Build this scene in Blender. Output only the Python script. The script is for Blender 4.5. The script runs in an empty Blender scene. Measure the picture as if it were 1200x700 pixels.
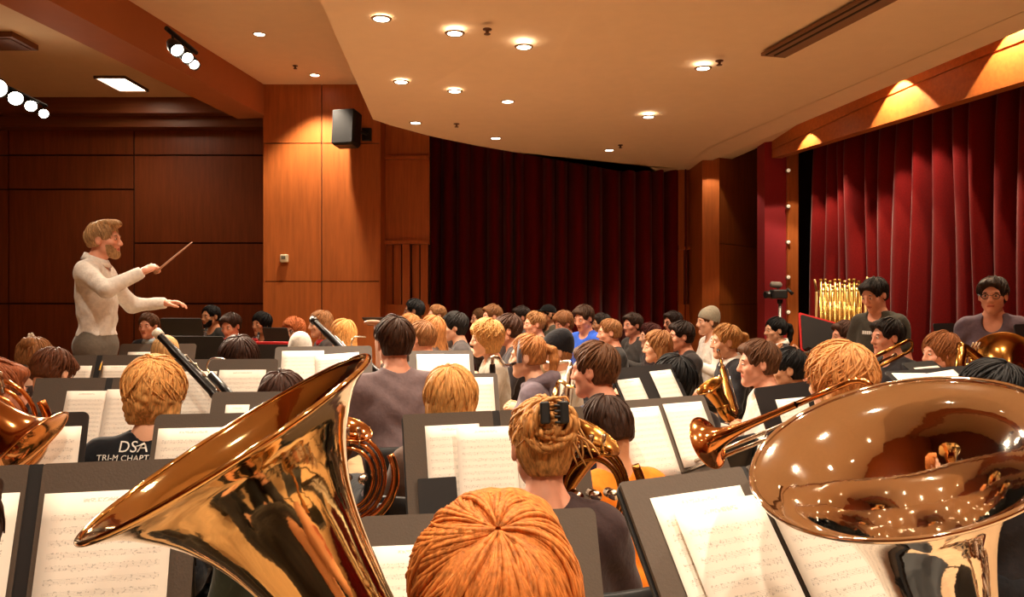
import bpy, math, random
import numpy as np
from mathutils import Vector, Matrix, Euler
from mathutils.bvhtree import BVHTree

random.seed(7)
RNG = np.random.default_rng(11)
C = bpy.context.scene.collection
F = 900.0            # focal length in pixels of the 1200 px wide frame
EYE = 1.5            # camera height
rad = math.radians


def W(px, py, d):
    """a point seen at pixel px, py at distance d along the view"""
    return Vector(((px - 600.0) / F * d, d, EYE - (py - 350.0) / F * d))


def lin(c):
    out = []
    for v in c:
        v = v / 255.0
        out.append(v / 12.92 if v <= 0.04045 else ((v + 0.055) / 1.055) ** 2.4)
    return tuple(out)


# ------------------------------------------------------------------ materials
MATS = {}


def nmat(name):
    m = bpy.data.materials.new(name)
    m.use_nodes = True
    nt = m.node_tree
    b = nt.nodes.get('Principled BSDF')
    return m, nt, b


def plain(name, rgb, rough=0.6, metal=0.0, bump=0.0, bscale=60.0, var=0.0, spec=0.5, sheen=0.0):
    """colour with a little procedural variation and bump"""
    if name in MATS:
        return MATS[name]
    m, nt, b = nmat(name)
    col = lin(rgb)
    b.inputs['Base Color'].default_value = (*col, 1)
    b.inputs['Roughness'].default_value = rough
    b.inputs['Metallic'].default_value = metal
    b.inputs['Specular IOR Level'].default_value = spec
    if sheen:
        b.inputs['Sheen Weight'].default_value = sheen
        b.inputs['Sheen Roughness'].default_value = 0.4
    if var or bump:
        tc = nt.nodes.new('ShaderNodeTexCoord')
        n = nt.nodes.new('ShaderNodeTexNoise')
        n.inputs['Scale'].default_value = bscale
        n.inputs['Detail'].default_value = 4
        nt.links.new(tc.outputs['Object'], n.inputs['Vector'])
        if var:
            r = nt.nodes.new('ShaderNodeValToRGB')
            r.color_ramp.elements[0].position = 0.3
            r.color_ramp.elements[1].position = 0.7
            r.color_ramp.elements[0].color = (*[c * (1 - var) for c in col], 1)
            r.color_ramp.elements[1].color = (*[min(1, c * (1 + var)) for c in col], 1)
            nt.links.new(n.outputs['Fac'], r.inputs['Fac'])
            nt.links.new(r.outputs['Color'], b.inputs['Base Color'])
        if bump:
            bp = nt.nodes.new('ShaderNodeBump')
            bp.inputs['Strength'].default_value = bump
            bp.inputs['Distance'].default_value = 0.01
            nt.links.new(n.outputs['Fac'], bp.inputs['Height'])
            nt.links.new(bp.outputs['Normal'], b.inputs['Normal'])
    MATS[name] = m
    return m


def wood(name, rgb, rough=0.42, var=0.22, vertical=True, scale=1.0):
    if name in MATS:
        return MATS[name]
    m, nt, b = nmat(name)
    col = lin(rgb)
    tc = nt.nodes.new('ShaderNodeTexCoord')
    mp = nt.nodes.new('ShaderNodeMapping')
    mp.inputs['Scale'].default_value = (9 * scale, 9 * scale, 0.7 * scale) if vertical else (0.7 * scale, 9 * scale, 9 * scale)
    n = nt.nodes.new('ShaderNodeTexNoise')
    n.inputs['Scale'].default_value = 3.0
    n.inputs['Detail'].default_value = 6
    n.inputs['Roughness'].default_value = 0.6
    r = nt.nodes.new('ShaderNodeValToRGB')
    r.color_ramp.elements[0].position = 0.25
    r.color_ramp.elements[1].position = 0.75
    r.color_ramp.elements[0].color = (*[c * (1 - var) for c in col], 1)
    r.color_ramp.elements[1].color = (*[c * (1 + var) for c in col], 1)
    nt.links.new(tc.outputs['Object'], mp.inputs['Vector'])
    nt.links.new(mp.outputs['Vector'], n.inputs['Vector'])
    nt.links.new(n.outputs['Fac'], r.inputs['Fac'])
    nt.links.new(r.outputs['Color'], b.inputs['Base Color'])
    b.inputs['Roughness'].default_value = rough
    b.inputs['Specular IOR Level'].default_value = 0.35
    MATS[name] = m
    return m


def hairmat(name, rgb):
    """strands: noise squeezed along the vertical of the head"""
    if name in MATS:
        return MATS[name]
    m, nt, b = nmat(name)
    col = lin(rgb)
    tc = nt.nodes.new('ShaderNodeTexCoord')
    mp = nt.nodes.new('ShaderNodeMapping')
    mp.inputs['Scale'].default_value = (160, 160, 22)
    n = nt.nodes.new('ShaderNodeTexNoise')
    n.inputs['Scale'].default_value = 1.0
    n.inputs['Detail'].default_value = 3
    r = nt.nodes.new('ShaderNodeValToRGB')
    r.color_ramp.elements[0].position = 0.3
    r.color_ramp.elements[1].position = 0.7
    r.color_ramp.elements[0].color = (*[c * 0.55 for c in col], 1)
    r.color_ramp.elements[1].color = (*[min(1, c * 1.3) for c in col], 1)
    bp = nt.nodes.new('ShaderNodeBump')
    bp.inputs['Strength'].default_value = 0.5
    bp.inputs['Distance'].default_value = 0.004
    nt.links.new(tc.outputs['Object'], mp.inputs['Vector'])
    nt.links.new(mp.outputs['Vector'], n.inputs['Vector'])
    nt.links.new(n.outputs['Fac'], r.inputs['Fac'])
    nt.links.new(n.outputs['Fac'], bp.inputs['Height'])
    nt.links.new(bp.outputs['Normal'], b.inputs['Normal'])
    nt.links.new(r.outputs['Color'], b.inputs['Base Color'])
    b.inputs['Roughness'].default_value = 0.58
    b.inputs['Specular IOR Level'].default_value = 0.22
    MATS[name] = m
    return m


def brassmat(name, rgb, rough=0.1):
    if name in MATS:
        return MATS[name]
    m, nt, b = nmat(name)
    b.inputs['Base Color'].default_value = (*lin(rgb), 1)
    b.inputs['Metallic'].default_value = 1.0
    tc = nt.nodes.new('ShaderNodeTexCoord')
    n = nt.nodes.new('ShaderNodeTexNoise')
    n.inputs['Scale'].default_value = 14
    n.inputs['Detail'].default_value = 4
    mr = nt.nodes.new('ShaderNodeMapRange')
    mr.inputs['To Min'].default_value = rough * 0.6
    mr.inputs['To Max'].default_value = rough * 1.6
    bp = nt.nodes.new('ShaderNodeBump')
    bp.inputs['Strength'].default_value = 0.04
    bp.inputs['Distance'].default_value = 0.02
    nt.links.new(tc.outputs['Object'], n.inputs['Vector'])
    nt.links.new(n.outputs['Fac'], mr.inputs['Value'])
    nt.links.new(mr.outputs['Result'], b.inputs['Roughness'])
    nt.links.new(n.outputs['Fac'], bp.inputs['Height'])
    nt.links.new(bp.outputs['Normal'], b.inputs['Normal'])
    MATS[name] = m
    return m


def emit(name, rgb, strength):
    if name in MATS:
        return MATS[name]
    m, nt, b = nmat(name)
    b.inputs['Base Color'].default_value = (0.8, 0.8, 0.8, 1)
    b.inputs['Emission Color'].default_value = (*lin(rgb), 1)
    b.inputs['Emission Strength'].default_value = strength
    MATS[name] = m
    return m


def sheetmat(name, systems, seed, skip=0.12):
    """printed staves on white paper: uv.y runs down the page"""
    if name in MATS:
        return MATS[name]
    m, nt, b = nmat(name)
    L = nt.links.new

    def math_(op, a, bb=None, c=None):
        n = nt.nodes.new('ShaderNodeMath')
        n.operation = op
        for i, v in enumerate((a, bb, c)):
            if v is None:
                continue
            if isinstance(v, (int, float)):
                n.inputs[i].default_value = v
            else:
                L(v, n.inputs[i])
        return n.outputs[0]
    uv = nt.nodes.new('ShaderNodeTexCoord')
    sp = nt.nodes.new('ShaderNodeSeparateXYZ')
    L(uv.outputs['UV'], sp.inputs[0])
    u, v = sp.outputs[0], sp.outputs[1]
    vv = math_('MULTIPLY', math_('SUBTRACT', v, skip), systems / (1 - skip - 0.04))
    fr = math_('FRACT', vv)
    instaff = math_('MULTIPLY', math_('GREATER_THAN', fr, 0.28), math_('LESS_THAN', fr, 0.66))
    line = math_('LESS_THAN', math_('FRACT', math_('MULTIPLY', math_('SUBTRACT', fr, 0.28), 4 / 0.35)), 0.2)
    staff = math_('MULTIPLY', instaff, line)
    margin = math_('MULTIPLY', math_('GREATER_THAN', u, 0.07), math_('LESS_THAN', u, 0.93))
    page = math_('MULTIPLY', math_('GREATER_THAN', v, skip), math_('LESS_THAN', v, 0.96))
    staff = math_('MULTIPLY', math_('MULTIPLY', staff, margin), page)
    # note heads and beams
    n = nt.nodes.new('ShaderNodeTexNoise')
    n.inputs['Scale'].default_value = 1
    n.inputs['Detail'].default_value = 2
    mp = nt.nodes.new('ShaderNodeMapping')
    mp.inputs['Scale'].default_value = (46, 70, 1)
    mp.inputs['Location'].default_value = (seed * 3.1, seed * 7.7, 0)
    L(uv.outputs['UV'], mp.inputs['Vector'])
    L(mp.outputs['Vector'], n.inputs['Vector'])
    notes = math_('GREATER_THAN', n.outputs['Fac'], 0.6)
    nb = math_('MULTIPLY', math_('GREATER_THAN', fr, 0.2), math_('LESS_THAN', fr, 0.78))
    notes = math_('MULTIPLY', math_('MULTIPLY', notes, nb), math_('MULTIPLY', margin, page))
    # title
    tl = math_('MULTIPLY', math_('GREATER_THAN', v, 0.04), math_('LESS_THAN', v, 0.065))
    tl = math_('MULTIPLY', tl, math_('MULTIPLY', math_('GREATER_THAN', u, 0.3), math_('LESS_THAN', u, 0.7)))
    tl = math_('MULTIPLY', tl, math_('GREATER_THAN', n.outputs['Fac'], 0.47))
    ink = math_('MINIMUM', math_('ADD', math_('ADD', math_('MULTIPLY', staff, 0.38), math_('MULTIPLY', notes, 0.38)), math_('MULTIPLY', tl, 0.4)), 0.6)
    mix = nt.nodes.new('ShaderNodeMix')
    mix.data_type = 'RGBA'
    mix.inputs[6].default_value = (*lin((246, 238, 226)), 1)
    mix.inputs[7].default_value = (*lin((70, 62, 58)), 1)
    L(ink, mix.inputs[0])
    L(mix.outputs[2], b.inputs['Base Color'])
    b.inputs['Roughness'].default_value = 0.8
    b.inputs['Specular IOR Level'].default_value = 0.2
    MATS[name] = m
    return m


# ------------------------------------------------------------------ mesh helpers
def quick_mesh(name, V, Q, mats, midx=None, smooth=False, uvs=None):
    """V (n,3) array, Q list of arrays / lists of faces"""
    me = bpy.data.meshes.new(name)
    V = np.asarray(V, dtype=np.float32)
    if isinstance(Q, np.ndarray):
        k = Q.shape[1]
        nf = Q.shape[0]
        me.vertices.add(len(V))
        me.vertices.foreach_set('co', V.ravel())
        me.loops.add(nf * k)
        me.loops.foreach_set('vertex_index', Q.astype(np.int32).ravel())
        me.polygons.add(nf)
        me.polygons.foreach_set('loop_start', np.arange(0, nf * k, k, dtype=np.int32))
        me.update(calc_edges=True)
    else:
        me.from_pydata([tuple(map(float, v)) for v in V], [], [tuple(map(int, f)) for f in Q])
    for m in (mats if isinstance(mats, (list, tuple)) else [mats]):
        me.materials.append(m)
    if midx is not None:
        me.polygons.foreach_set('material_index', np.asarray(midx, dtype=np.int32))
    if smooth:
        me.polygons.foreach_set('use_smooth', np.ones(len(me.polygons), dtype=bool))
    if uvs is not None:
        ul = me.uv_layers.new(name='UVMap')
        ul.data.foreach_set('uv', np.asarray(uvs, dtype=np.float32).ravel())
    me.update()
    return me


class MB:
    """collects boxes, tubes, lathes as one mesh"""

    def __init__(self):
        self.v = []
        self.f = []
        self.s = []
        self.mi = []
        self.cur = 0

    def add(self, vs, fs, smooth=False):
        b = len(self.v)
        self.v += [tuple(map(float, v)) for v in vs]
        self.f += [tuple(i + b for i in f) for f in fs]
        self.s += [smooth] * len(fs)
        self.mi += [self.cur] * len(fs)
        return self

    def box(self, lo, hi, M=None):
        (x0, y0, z0), (x1, y1, z1) = lo, hi
        vs = [Vector(p) for p in ((x0, y0, z0), (x1, y0, z0), (x1, y1, z0), (x0, y1, z0), (x0, y0, z1), (x1, y0, z1), (x1, y1, z1), (x0, y1, z1))]
        if M is not None:
            vs = [M @ v for v in vs]
        return self.add(vs, [(0, 3, 2, 1), (4, 5, 6, 7), (0, 1, 5, 4), (1, 2, 6, 5), (2, 3, 7, 6), (3, 0, 4, 7)])

    def bbox(self, lo, hi, bev, M=None):
        """box with chamfered edges"""
        c = [(a + b) / 2 for a, b in zip(lo, hi)]
        h = [(b - a) / 2 for a, b in zip(lo, hi)]
        bev = min(bev, min(h) * 0.9)
        pts, ids = [], {}
        for sx in (-1, 1):
            for sy in (-1, 1):
                for sz in (-1, 1):
                    for ax in range(3):
                        o = [0, 0, 0]
                        for k, s in enumerate((sx, sy, sz)):
                            o[k] = c[k] + s * (h[k] - (0 if k == ax else bev))
                        ids[(sx, sy, sz, ax)] = len(pts)
                        p = Vector(o)
                        pts.append(M @ p if M is not None else p)
        fs = []
        for ax in range(3):
            a, b = [(1, 2), (2, 0), (0, 1)][ax]
            for s in (-1, 1):
                q = []
                for (sa, sb) in ((-1, -1), (1, -1), (1, 1), (-1, 1)):
                    k = [0, 0, 0]
                    k[ax], k[a], k[b] = s, sa, sb
                    q.append(ids[(*k, ax)])
                fs.append(tuple(q if s > 0 else q[::-1]))
            for sa in (-1, 1):
                for sb in (-1, 1):
                    k0, k1 = [0] * 3, [0] * 3
                    k0[a] = k1[a] = sa
                    k0[b] = k1[b] = sb
                    k0[ax], k1[ax] = -1, 1
                    q = [ids[(*k0, a)], ids[(*k1, a)], ids[(*k1, b)], ids[(*k0, b)]]
                    fs.append(tuple(q if sa * sb < 0 else q[::-1]))
        for sx in (-1, 1):
            for sy in (-1, 1):
                for sz in (-1, 1):
                    q = [ids[(sx, sy, sz, k)] for k in range(3)]
                    fs.append(tuple(q if sx * sy * sz > 0 else q[::-1]))
        return self.add(pts, fs)

    def tube(self, pts, r, n=10, caps=True, closed=False, smooth=True):
        pts = [Vector(p) for p in pts]
        m = len(pts)
        rr = r if isinstance(r, (list, tuple, np.ndarray)) else [r] * m
        tan = []
        for i in range(m):
            a = pts[(i - 1) % m] if (closed or i > 0) else pts[i]
            b = pts[(i + 1) % m] if (closed or i < m - 1) else pts[i]
            t = (b - a)
            tan.append(t.normalized() if t.length > 1e-9 else Vector((0, 0, 1)))
        up = Vector((0, 0, 1)) if abs(tan[0].z) < 0.9 else Vector((1, 0, 0))
        nrm = (up - tan[0] * up.dot(tan[0])).normalized()
        vs = []
        for i in range(m):
            nrm = (nrm - tan[i] * nrm.dot(tan[i])).normalized()
            bi = tan[i].cross(nrm)
            for k in range(n):
                a = 2 * math.pi * k / n
                vs.append(pts[i] + (nrm * math.cos(a) + bi * math.sin(a)) * rr[i])
        fs = []
        for i in range(m if closed else m - 1):
            j = (i + 1) % m
            for k in range(n):
                k2 = (k + 1) % n
                fs.append((i * n + k, i * n + k2, j * n + k2, j * n + k))
        if caps and not closed:
            fs.append(tuple(range(n))[::-1])
            fs.append(tuple((m - 1) * n + k for k in range(n)))
        return self.add(vs, fs, smooth)

    def lathe(self, prof, org, axis, n=48, smooth=True):
        """prof: (t along axis, radius)"""
        org = Vector(org)
        ax = Vector(axis).normalized()
        up = Vector((0, 0, 1)) if abs(ax.z) < 0.9 else Vector((1, 0, 0))
        e1 = (up - ax * up.dot(ax)).normalized()
        e2 = ax.cross(e1)
        vs = []
        for t, r in prof:
            for k in range(n):
                a = 2 * math.pi * k / n
                vs.append(org + ax * t + (e1 * math.cos(a) + e2 * math.sin(a)) * r)
        fs = []
        for i in range(len(prof) - 1):
            for k in range(n):
                k2 = (k + 1) % n
                fs.append((i * n + k, i * n + k2, (i + 1) * n + k2, (i + 1) * n + k))
        return self.add(vs, fs, smooth)

    def ball(self, c, r, n=12, m=8):
        c = Vector(c)
        rx, ry, rz = r if isinstance(r, (tuple, list)) else (r, r, r)
        prof = []
        vs = [c + Vector((0, 0, rz))]
        for i in range(1, m):
            th = math.pi * i / m
            for k in range(n):
                a = 2 * math.pi * k / n
                vs.append(c + Vector((rx * math.sin(th) * math.cos(a), ry * math.sin(th) * math.sin(a), rz * math.cos(th))))
        vs.append(c - Vector((0, 0, rz)))
        fs = []
        for k in range(n):
            fs.append((0, 1 + k, 1 + (k + 1) % n))
            e = len(vs) - 1
            b = 1 + (m - 2) * n
            fs.append((e, b + (k + 1) % n, b + k))
        for i in range(m - 2):
            for k in range(n):
                a, b2 = 1 + i * n, 1 + (i + 1) * n
                k2 = (k + 1) % n
                fs.append((a + k, b2 + k, b2 + k2, a + k2))
        return self.add(vs, fs, True)

    def build(self, name, mats, parent=None, origin=None, world=True):
        """one mesh object; with a parent, world-space points become local to the parent's location"""
        off = Vector((0, 0, 0))
        if parent is not None and world:
            inv = parent_matrix(parent).inverted()
            vs = [inv @ Vector(v) for v in self.v]
        elif origin is not None:
            off = Vector(origin)
            vs = [Vector(v) - off for v in self.v]
        else:
            vs = self.v
        me = bpy.data.meshes.new(name)
        me.from_pydata([tuple(v) for v in vs], [], self.f)
        for m in (mats if isinstance(mats, (list, tuple)) else [mats]):
            me.materials.append(m)
        me.polygons.foreach_set('use_smooth', np.array(self.s, dtype=bool))
        me.polygons.foreach_set('material_index', np.array(self.mi, dtype=np.int32))
        me.update()
        o = bpy.data.objects.new(name, me)
        C.objects.link(o)
        o.location = off
        if parent is not None:
            o.parent = parent
        return o


def parent_matrix(o):
    M = Matrix.LocRotScale(o.location, o.rotation_euler, None)
    return parent_matrix(o.parent) @ M if o.parent else M


def tag(o, label, cat, group=None, kind=None):
    if label:
        o['label'] = label
    if cat:
        o['category'] = cat
    if group:
        o['group'] = group
    if kind:
        o['kind'] = kind
    return o


def thing(name, label, cat, loc=(0, 0, 0), rotz=0.0, group=None):
    o = bpy.data.objects.new(name, None)
    C.objects.link(o)
    o.empty_display_size = 0.05
    o.location = loc
    o.rotation_euler = (0, 0, rotz)
    return tag(o, label, cat, group)


def mobj(name, me, parent=None, M=None):
    o = bpy.data.objects.new(name, me)
    C.objects.link(o)
    if parent is not None:
        o.parent = parent
    if M is not None:
        l, r, s = M.decompose()
        o.location = l
        o.rotation_euler = r.to_euler()
    return o


def struct(name, mb, mat, label=None):
    o = mb.build(name, mat)
    o['kind'] = 'structure'
    if label:
        o['label'] = label
    return o


def copy_tree(o, parent=None):
    c = o.copy()
    C.objects.link(c)
    c.parent = parent
    for ch in list(o.children):
        copy_tree(ch, c)
    return c


def smooth_path(pts, k=6):
    """Catmull-Rom through points"""
    P = [Vector(p) for p in pts]
    out = []
    for i in range(len(P) - 1):
        p0, p1, p2, p3 = P[max(i - 1, 0)], P[i], P[i + 1], P[min(i + 2, len(P) - 1)]
        for j in range(k):
            t = j / k
            out.append(0.5 * ((2 * p1) + (p2 - p0) * t + (2 * p0 - 5 * p1 + 4 * p2 - p3) * t * t + (3 * p1 - p0 - 3 * p2 + p3) * t ** 3))
    out.append(P[-1])
    return out


# ------------------------------------------------------------------ signed distance modelling
class Field:
    def __init__(self, xs, ys, zs):
        self.x, self.y, self.z = [np.asarray(a, dtype=np.float32) for a in (xs, ys, zs)]
        self.D = np.full((len(xs), len(ys), len(zs)), 0.3, dtype=np.float32)

    def copy(self):
        f = Field.__new__(Field)
        f.x, f.y, f.z = self.x, self.y, self.z
        f.D = self.D.copy()
        return f

    def blk(self, lo, hi):
        s = []
        for a, l, h in zip((self.x, self.y, self.z), lo, hi):
            i0 = max(int(np.searchsorted(a, l)) - 1, 0)
            i1 = min(int(np.searchsorted(a, h)) + 1, len(a))
            s.append(slice(i0, i1))
        s = tuple(s)
        X = self.x[s[0]][:, None, None]
        Y = self.y[s[1]][None, :, None]
        Z = self.z[s[2]][None, None, :]
        return s, X, Y, Z

    def put(self, s, d, k, op='u'):
        a = self.D[s]
        if a.size == 0:
            return
        if op == 'u':
            h = np.maximum(k - np.abs(a - d), 0) / k if k > 0 else 0
            self.D[s] = np.minimum(a, d) - h * h * k * 0.25
        else:
            d = -d
            h = np.maximum(k - np.abs(a - d), 0) / k if k > 0 else 0
            self.D[s] = np.maximum(a, d) + h * h * k * 0.25

    def ell(self, c, r, k=0.03, op='u', R=None):
        """ellipsoid; R rotates local->world"""
        c = np.asarray(c, dtype=np.float32)
        m = max(r) + 0.06 if R is not None else None
        ext = [m] * 3 if R is not None else [q + 0.06 for q in r]
        s, X, Y, Z = self.blk(c - np.array(ext), c + np.array(ext))
        dx, dy, dz = X - c[0], Y - c[1], Z - c[2]
        if R is not None:
            lx = R[0][0] * dx + R[1][0] * dy + R[2][0] * dz
            ly = R[0][1] * dx + R[1][1] * dy + R[2][1] * dz
            lz = R[0][2] * dx + R[1][2] * dy + R[2][2] * dz
            dx, dy, dz = lx, ly, lz
        k0 = np.sqrt((dx / r[0]) ** 2 + (dy / r[1]) ** 2 + (dz / r[2]) ** 2) + 1e-6
        k1 = np.sqrt((dx / r[0] ** 2) ** 2 + (dy / r[1] ** 2) ** 2 + (dz / r[2] ** 2) ** 2) + 1e-6
        self.put(s, (k0 * (k0 - 1) / k1).astype(np.float32), k, op)

    def cap(self, a, b, ra, rb=None, k=0.03, op='u'):
        rb = ra if rb is None else rb
        a = np.asarray(a, dtype=np.float32)
        b = np.asarray(b, dtype=np.float32)
        e = max(ra, rb) + 0.06
        s, X, Y, Z = self.blk(np.minimum(a, b) - e, np.maximum(a, b) + e)
        ba = b - a
        l2 = float(ba @ ba) + 1e-9
        t = np.clip(((X - a[0]) * ba[0] + (Y - a[1]) * ba[1] + (Z - a[2]) * ba[2]) / l2, 0, 1)
        d = np.sqrt((X - a[0] - t * ba[0]) ** 2 + (Y - a[1] - t * ba[1]) ** 2 + (Z - a[2] - t * ba[2]) ** 2) - (ra + (rb - ra) * t)
        self.put(s, d.astype(np.float32), k, op)

    def nets(self):
        """surface nets -> verts, quads"""
        D = self.D
        D[0], D[-1] = 0.3, 0.3
        D[:, 0], D[:, -1] = 0.3, 0.3
        D[:, :, 0], D[:, :, -1] = 0.3, 0.3
        S = D < 0
        nx, ny, nz = D.shape
        c = [S[i:nx - 1 + i, j:ny - 1 + j, k:nz - 1 + k] for i in (0, 1) for j in (0, 1) for k in (0, 1)]
        cnt = sum(a.astype(np.int8) for a in c)
        act = (cnt > 0) & (cnt < 8)
        I, J, K = np.nonzero(act)
        idx = np.full(act.shape, -1, dtype=np.int32)
        idx[I, J, K] = np.arange(len(I))
        val = {}
        for i in (0, 1):
            for j in (0, 1):
                for k in (0, 1):
                    val[(i, j, k)] = D[I + i, J + j, K + k]
        acc = np.zeros((len(I), 3), dtype=np.float32)
        num = np.zeros(len(I), dtype=np.float32)
        for ax in range(3):
            for p in (0, 1):
                for q in (0, 1):
                    k0 = [p, q]
                    k0.insert(ax, 0)
                    k1 = [p, q]
                    k1.insert(ax, 1)
                    a, b = val[tuple(k0)], val[tuple(k1)]
                    m = (a < 0) != (b < 0)
                    t = np.where(m, a / np.where(m, a - b, 1), 0)
                    pt = np.zeros((len(I), 3), dtype=np.float32)
                    o = [0, 1, 2]
                    o.remove(ax)
                    pt[:, o[0]] = p
                    pt[:, o[1]] = q
                    pt[:, ax] = t
                    acc += pt * m[:, None]
                    num += m
        fr = acc / num[:, None]
        V = np.stack([self.x[I] + fr[:, 0] * (self.x[I + 1] - self.x[I]),
                      self.y[J] + fr[:, 1] * (self.y[J + 1] - self.y[J]),
                      self.z[K] + fr[:, 2] * (self.z[K + 1] - self.z[K])], 1)
        quads = []
        # edges along x
        a, b = S[:-1, 1:-1, 1:-1], S[1:, 1:-1, 1:-1]
        for flip in (0, 1):
            i, j, k = np.nonzero((a & ~b) if flip == 0 else (~a & b))
            j, k = j + 1, k + 1
            q = np.stack([idx[i, j - 1, k - 1], idx[i, j, k - 1], idx[i, j, k], idx[i, j - 1, k]], 1)
            quads.append(q if flip == 0 else q[:, ::-1])
        a, b = S[1:-1, :-1, 1:-1], S[1:-1, 1:, 1:-1]
        for flip in (0, 1):
            i, j, k = np.nonzero((a & ~b) if flip == 0 else (~a & b))
            i, k = i + 1, k + 1
            q = np.stack([idx[i - 1, j, k - 1], idx[i - 1, j, k], idx[i, j, k], idx[i, j, k - 1]], 1)
            quads.append(q if flip == 0 else q[:, ::-1])
        a, b = S[1:-1, 1:-1, :-1], S[1:-1, 1:-1, 1:]
        for flip in (0, 1):
            i, j, k = np.nonzero((a & ~b) if flip == 0 else (~a & b))
            i, j = i + 1, j + 1
            q = np.stack([idx[i - 1, j - 1, k], idx[i, j - 1, k], idx[i, j, k], idx[i - 1, j, k]], 1)
            quads.append(q if flip == 0 else q[:, ::-1])
        Q = np.concatenate(quads) if quads else np.zeros((0, 4), int)
        return V, Q


def axis_nodes(lo, hi, flo, fhi, coarse, fine):
    a = np.arange(flo, lo - coarse, -coarse)[::-1]
    b = np.arange(flo + fine, fhi, fine)
    c = np.arange(fhi, hi + coarse, coarse)
    return np.concatenate([a, b, c]).astype(np.float32)
# ------------------------------------------------------------------ people
SKIN = {'fair': (228, 172, 140), 'pink': (226, 158, 128), 'tan': (205, 146, 108), 'brown': (120, 76, 52)}


def skin(k):
    return plain('skin_' + k, SKIN[k], 0.5, var=0.06, bscale=30, spec=0.4)


def lips(k):
    c = SKIN[k]
    return plain('lips_' + k, (c[0] * 0.85, c[1] * 0.62, c[2] * 0.6), 0.45)


def cloth(rgb, rough=0.85):
    return plain('cloth_%d_%d_%d' % rgb, rgb, rough, bump=0.25, bscale=45, var=0.1, spec=0.2, sheen=0.15)


CR = (0, -0.012, 0.03)          # cranium centre in the head frame, face along +y
CRR = (0.074, 0.094, 0.086)


def head_prims(f, M, beard=False):
    """adds a head to a field; M = head frame to field frame"""
    R = M.to_3x3()

    def p(v):
        return M @ Vector(v)

    def ell(c, r, k, op='u'):
        f.ell(p(c), r, k, op, R)

    def cap(a, b, ra, rb=None, k=0.02, op='u'):
        f.cap(p(a), p(b), ra, rb, k, op)
    ell(CR, CRR, 0.01)
    ell((0, 0.035, -0.035), (0.058, 0.058, 0.078), 0.035)
    cap((-0.045, 0.005, -0.06), (0, 0.068, -0.098), 0.018, 0.017, 0.03)
    cap((0.045, 0.005, -0.06), (0, 0.068, -0.098), 0.018, 0.017, 0.03)
    cap((0, 0.072, -0.098), (0, 0.068, -0.102), 0.017, 0.015, 0.02)
    cap((-0.034, 0.078, 0.024), (0.034, 0.078, 0.024), 0.011, None, 0.02)
    for s in (-1, 1):
        ell((s * 0.042, 0.062, -0.022), (0.022, 0.022, 0.02), 0.02)
        ell((s * 0.031, 0.098, 0.008), (0.016, 0.016, 0.01), 0.014, 's')
        ell((s * 0.031, 0.081, 0.008), (0.0135, 0.0125, 0.009), 0.006)
    cap((0, 0.090, 0.012), (0, 0.108, -0.026), 0.008, 0.012, 0.014)
    for s in (-1, 1):
        ell((s * 0.011, 0.099, -0.031), (0.009, 0.011, 0.008), 0.008)
    cap((-0.017, 0.082, -0.058), (0.017, 0.082, -0.058), 0.008, None, 0.010)
    cap((-0.014, 0.081, -0.068), (0.014, 0.081, -0.068), 0.008, None, 0.008)
    cap((-0.02, 0.099, -0.0625), (0.02, 0.099, -0.0625), 0.0075, None, 0.004, 's')
    for s in (-1, 1):
        f.ell(p((s * 0.079, -0.008, -0.004)), (0.010, 0.020, 0.033), 0.008, 'u', R)
        f.ell(p((s * 0.089, -0.002, 0.0)), (0.007, 0.010, 0.018), 0.006, 's', R)


def body_fields(f, J, fem=False, heavy=0.0):
    """torso, arms and legs from a joint table; returns separate fields for the clothes"""
    sz, hz = J['sz'], J['hz']
    w = 0.92 if fem else 1.0
    w += heavy
    tor, arm, leg = f.copy(), f.copy(), f.copy()
    hip = J['hip']
    tw = J.get('lean', 0.0)
    # trunk
    tor.ell((0, hip[1], hip[2] + 0.02), (0.172 * w, 0.125, 0.11), 0.03)
    mz = hip[2] + (sz - hip[2]) * 0.42
    tor.ell((0, hip[1] * 0.6 + tw * 0.4, mz), (0.142 * w, 0.104 + heavy, 0.17), 0.06)
    tor.ell((0, -0.03, sz - 0.13), (0.158 * w, 0.108 + heavy * 0.5, 0.19), 0.06)
    if fem:
        for s in (-1, 1):
            tor.ell((s * 0.07, 0.06, sz - 0.17), (0.058, 0.05, 0.06), 0.04)
    tor.cap((-0.14 * w, -0.035, sz - 0.015), (0.14 * w, -0.035, sz - 0.015), 0.056, None, 0.05)
    hb = J['neck']
    for s in (-1, 1):
        tor.cap((hb[0] * 0.8, hb[1] - 0.01, hb[2] - 0.01), (s * 0.12 * w, -0.035, sz + 0.005), 0.03, 0.036, 0.05)
    for s, n in ((-1, 'l'), (1, 'r')):
        a, b, c = J['sh_' + n], J['el_' + n], J['wr_' + n]
        arm.cap(a, b, 0.054 * w, 0.041 * w, 0.03)
        arm.cap(b, c, 0.041 * w, 0.027 * w, 0.02)
        a, b, c, d = J['hp_' + n], J['kn_' + n], J['an_' + n], J['to_' + n]
        leg.cap(a, b, 0.088 * w, 0.058 * w, 0.04)
        leg.cap(b, c, 0.056 * w, 0.040 * w, 0.03)
    return tor, arm, leg


def umin(a, b, k):
    h = np.maximum(k - np.abs(a - b), 0) / k
    return np.minimum(a, b) - h * h * k * 0.25


HANDS = {}


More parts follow.
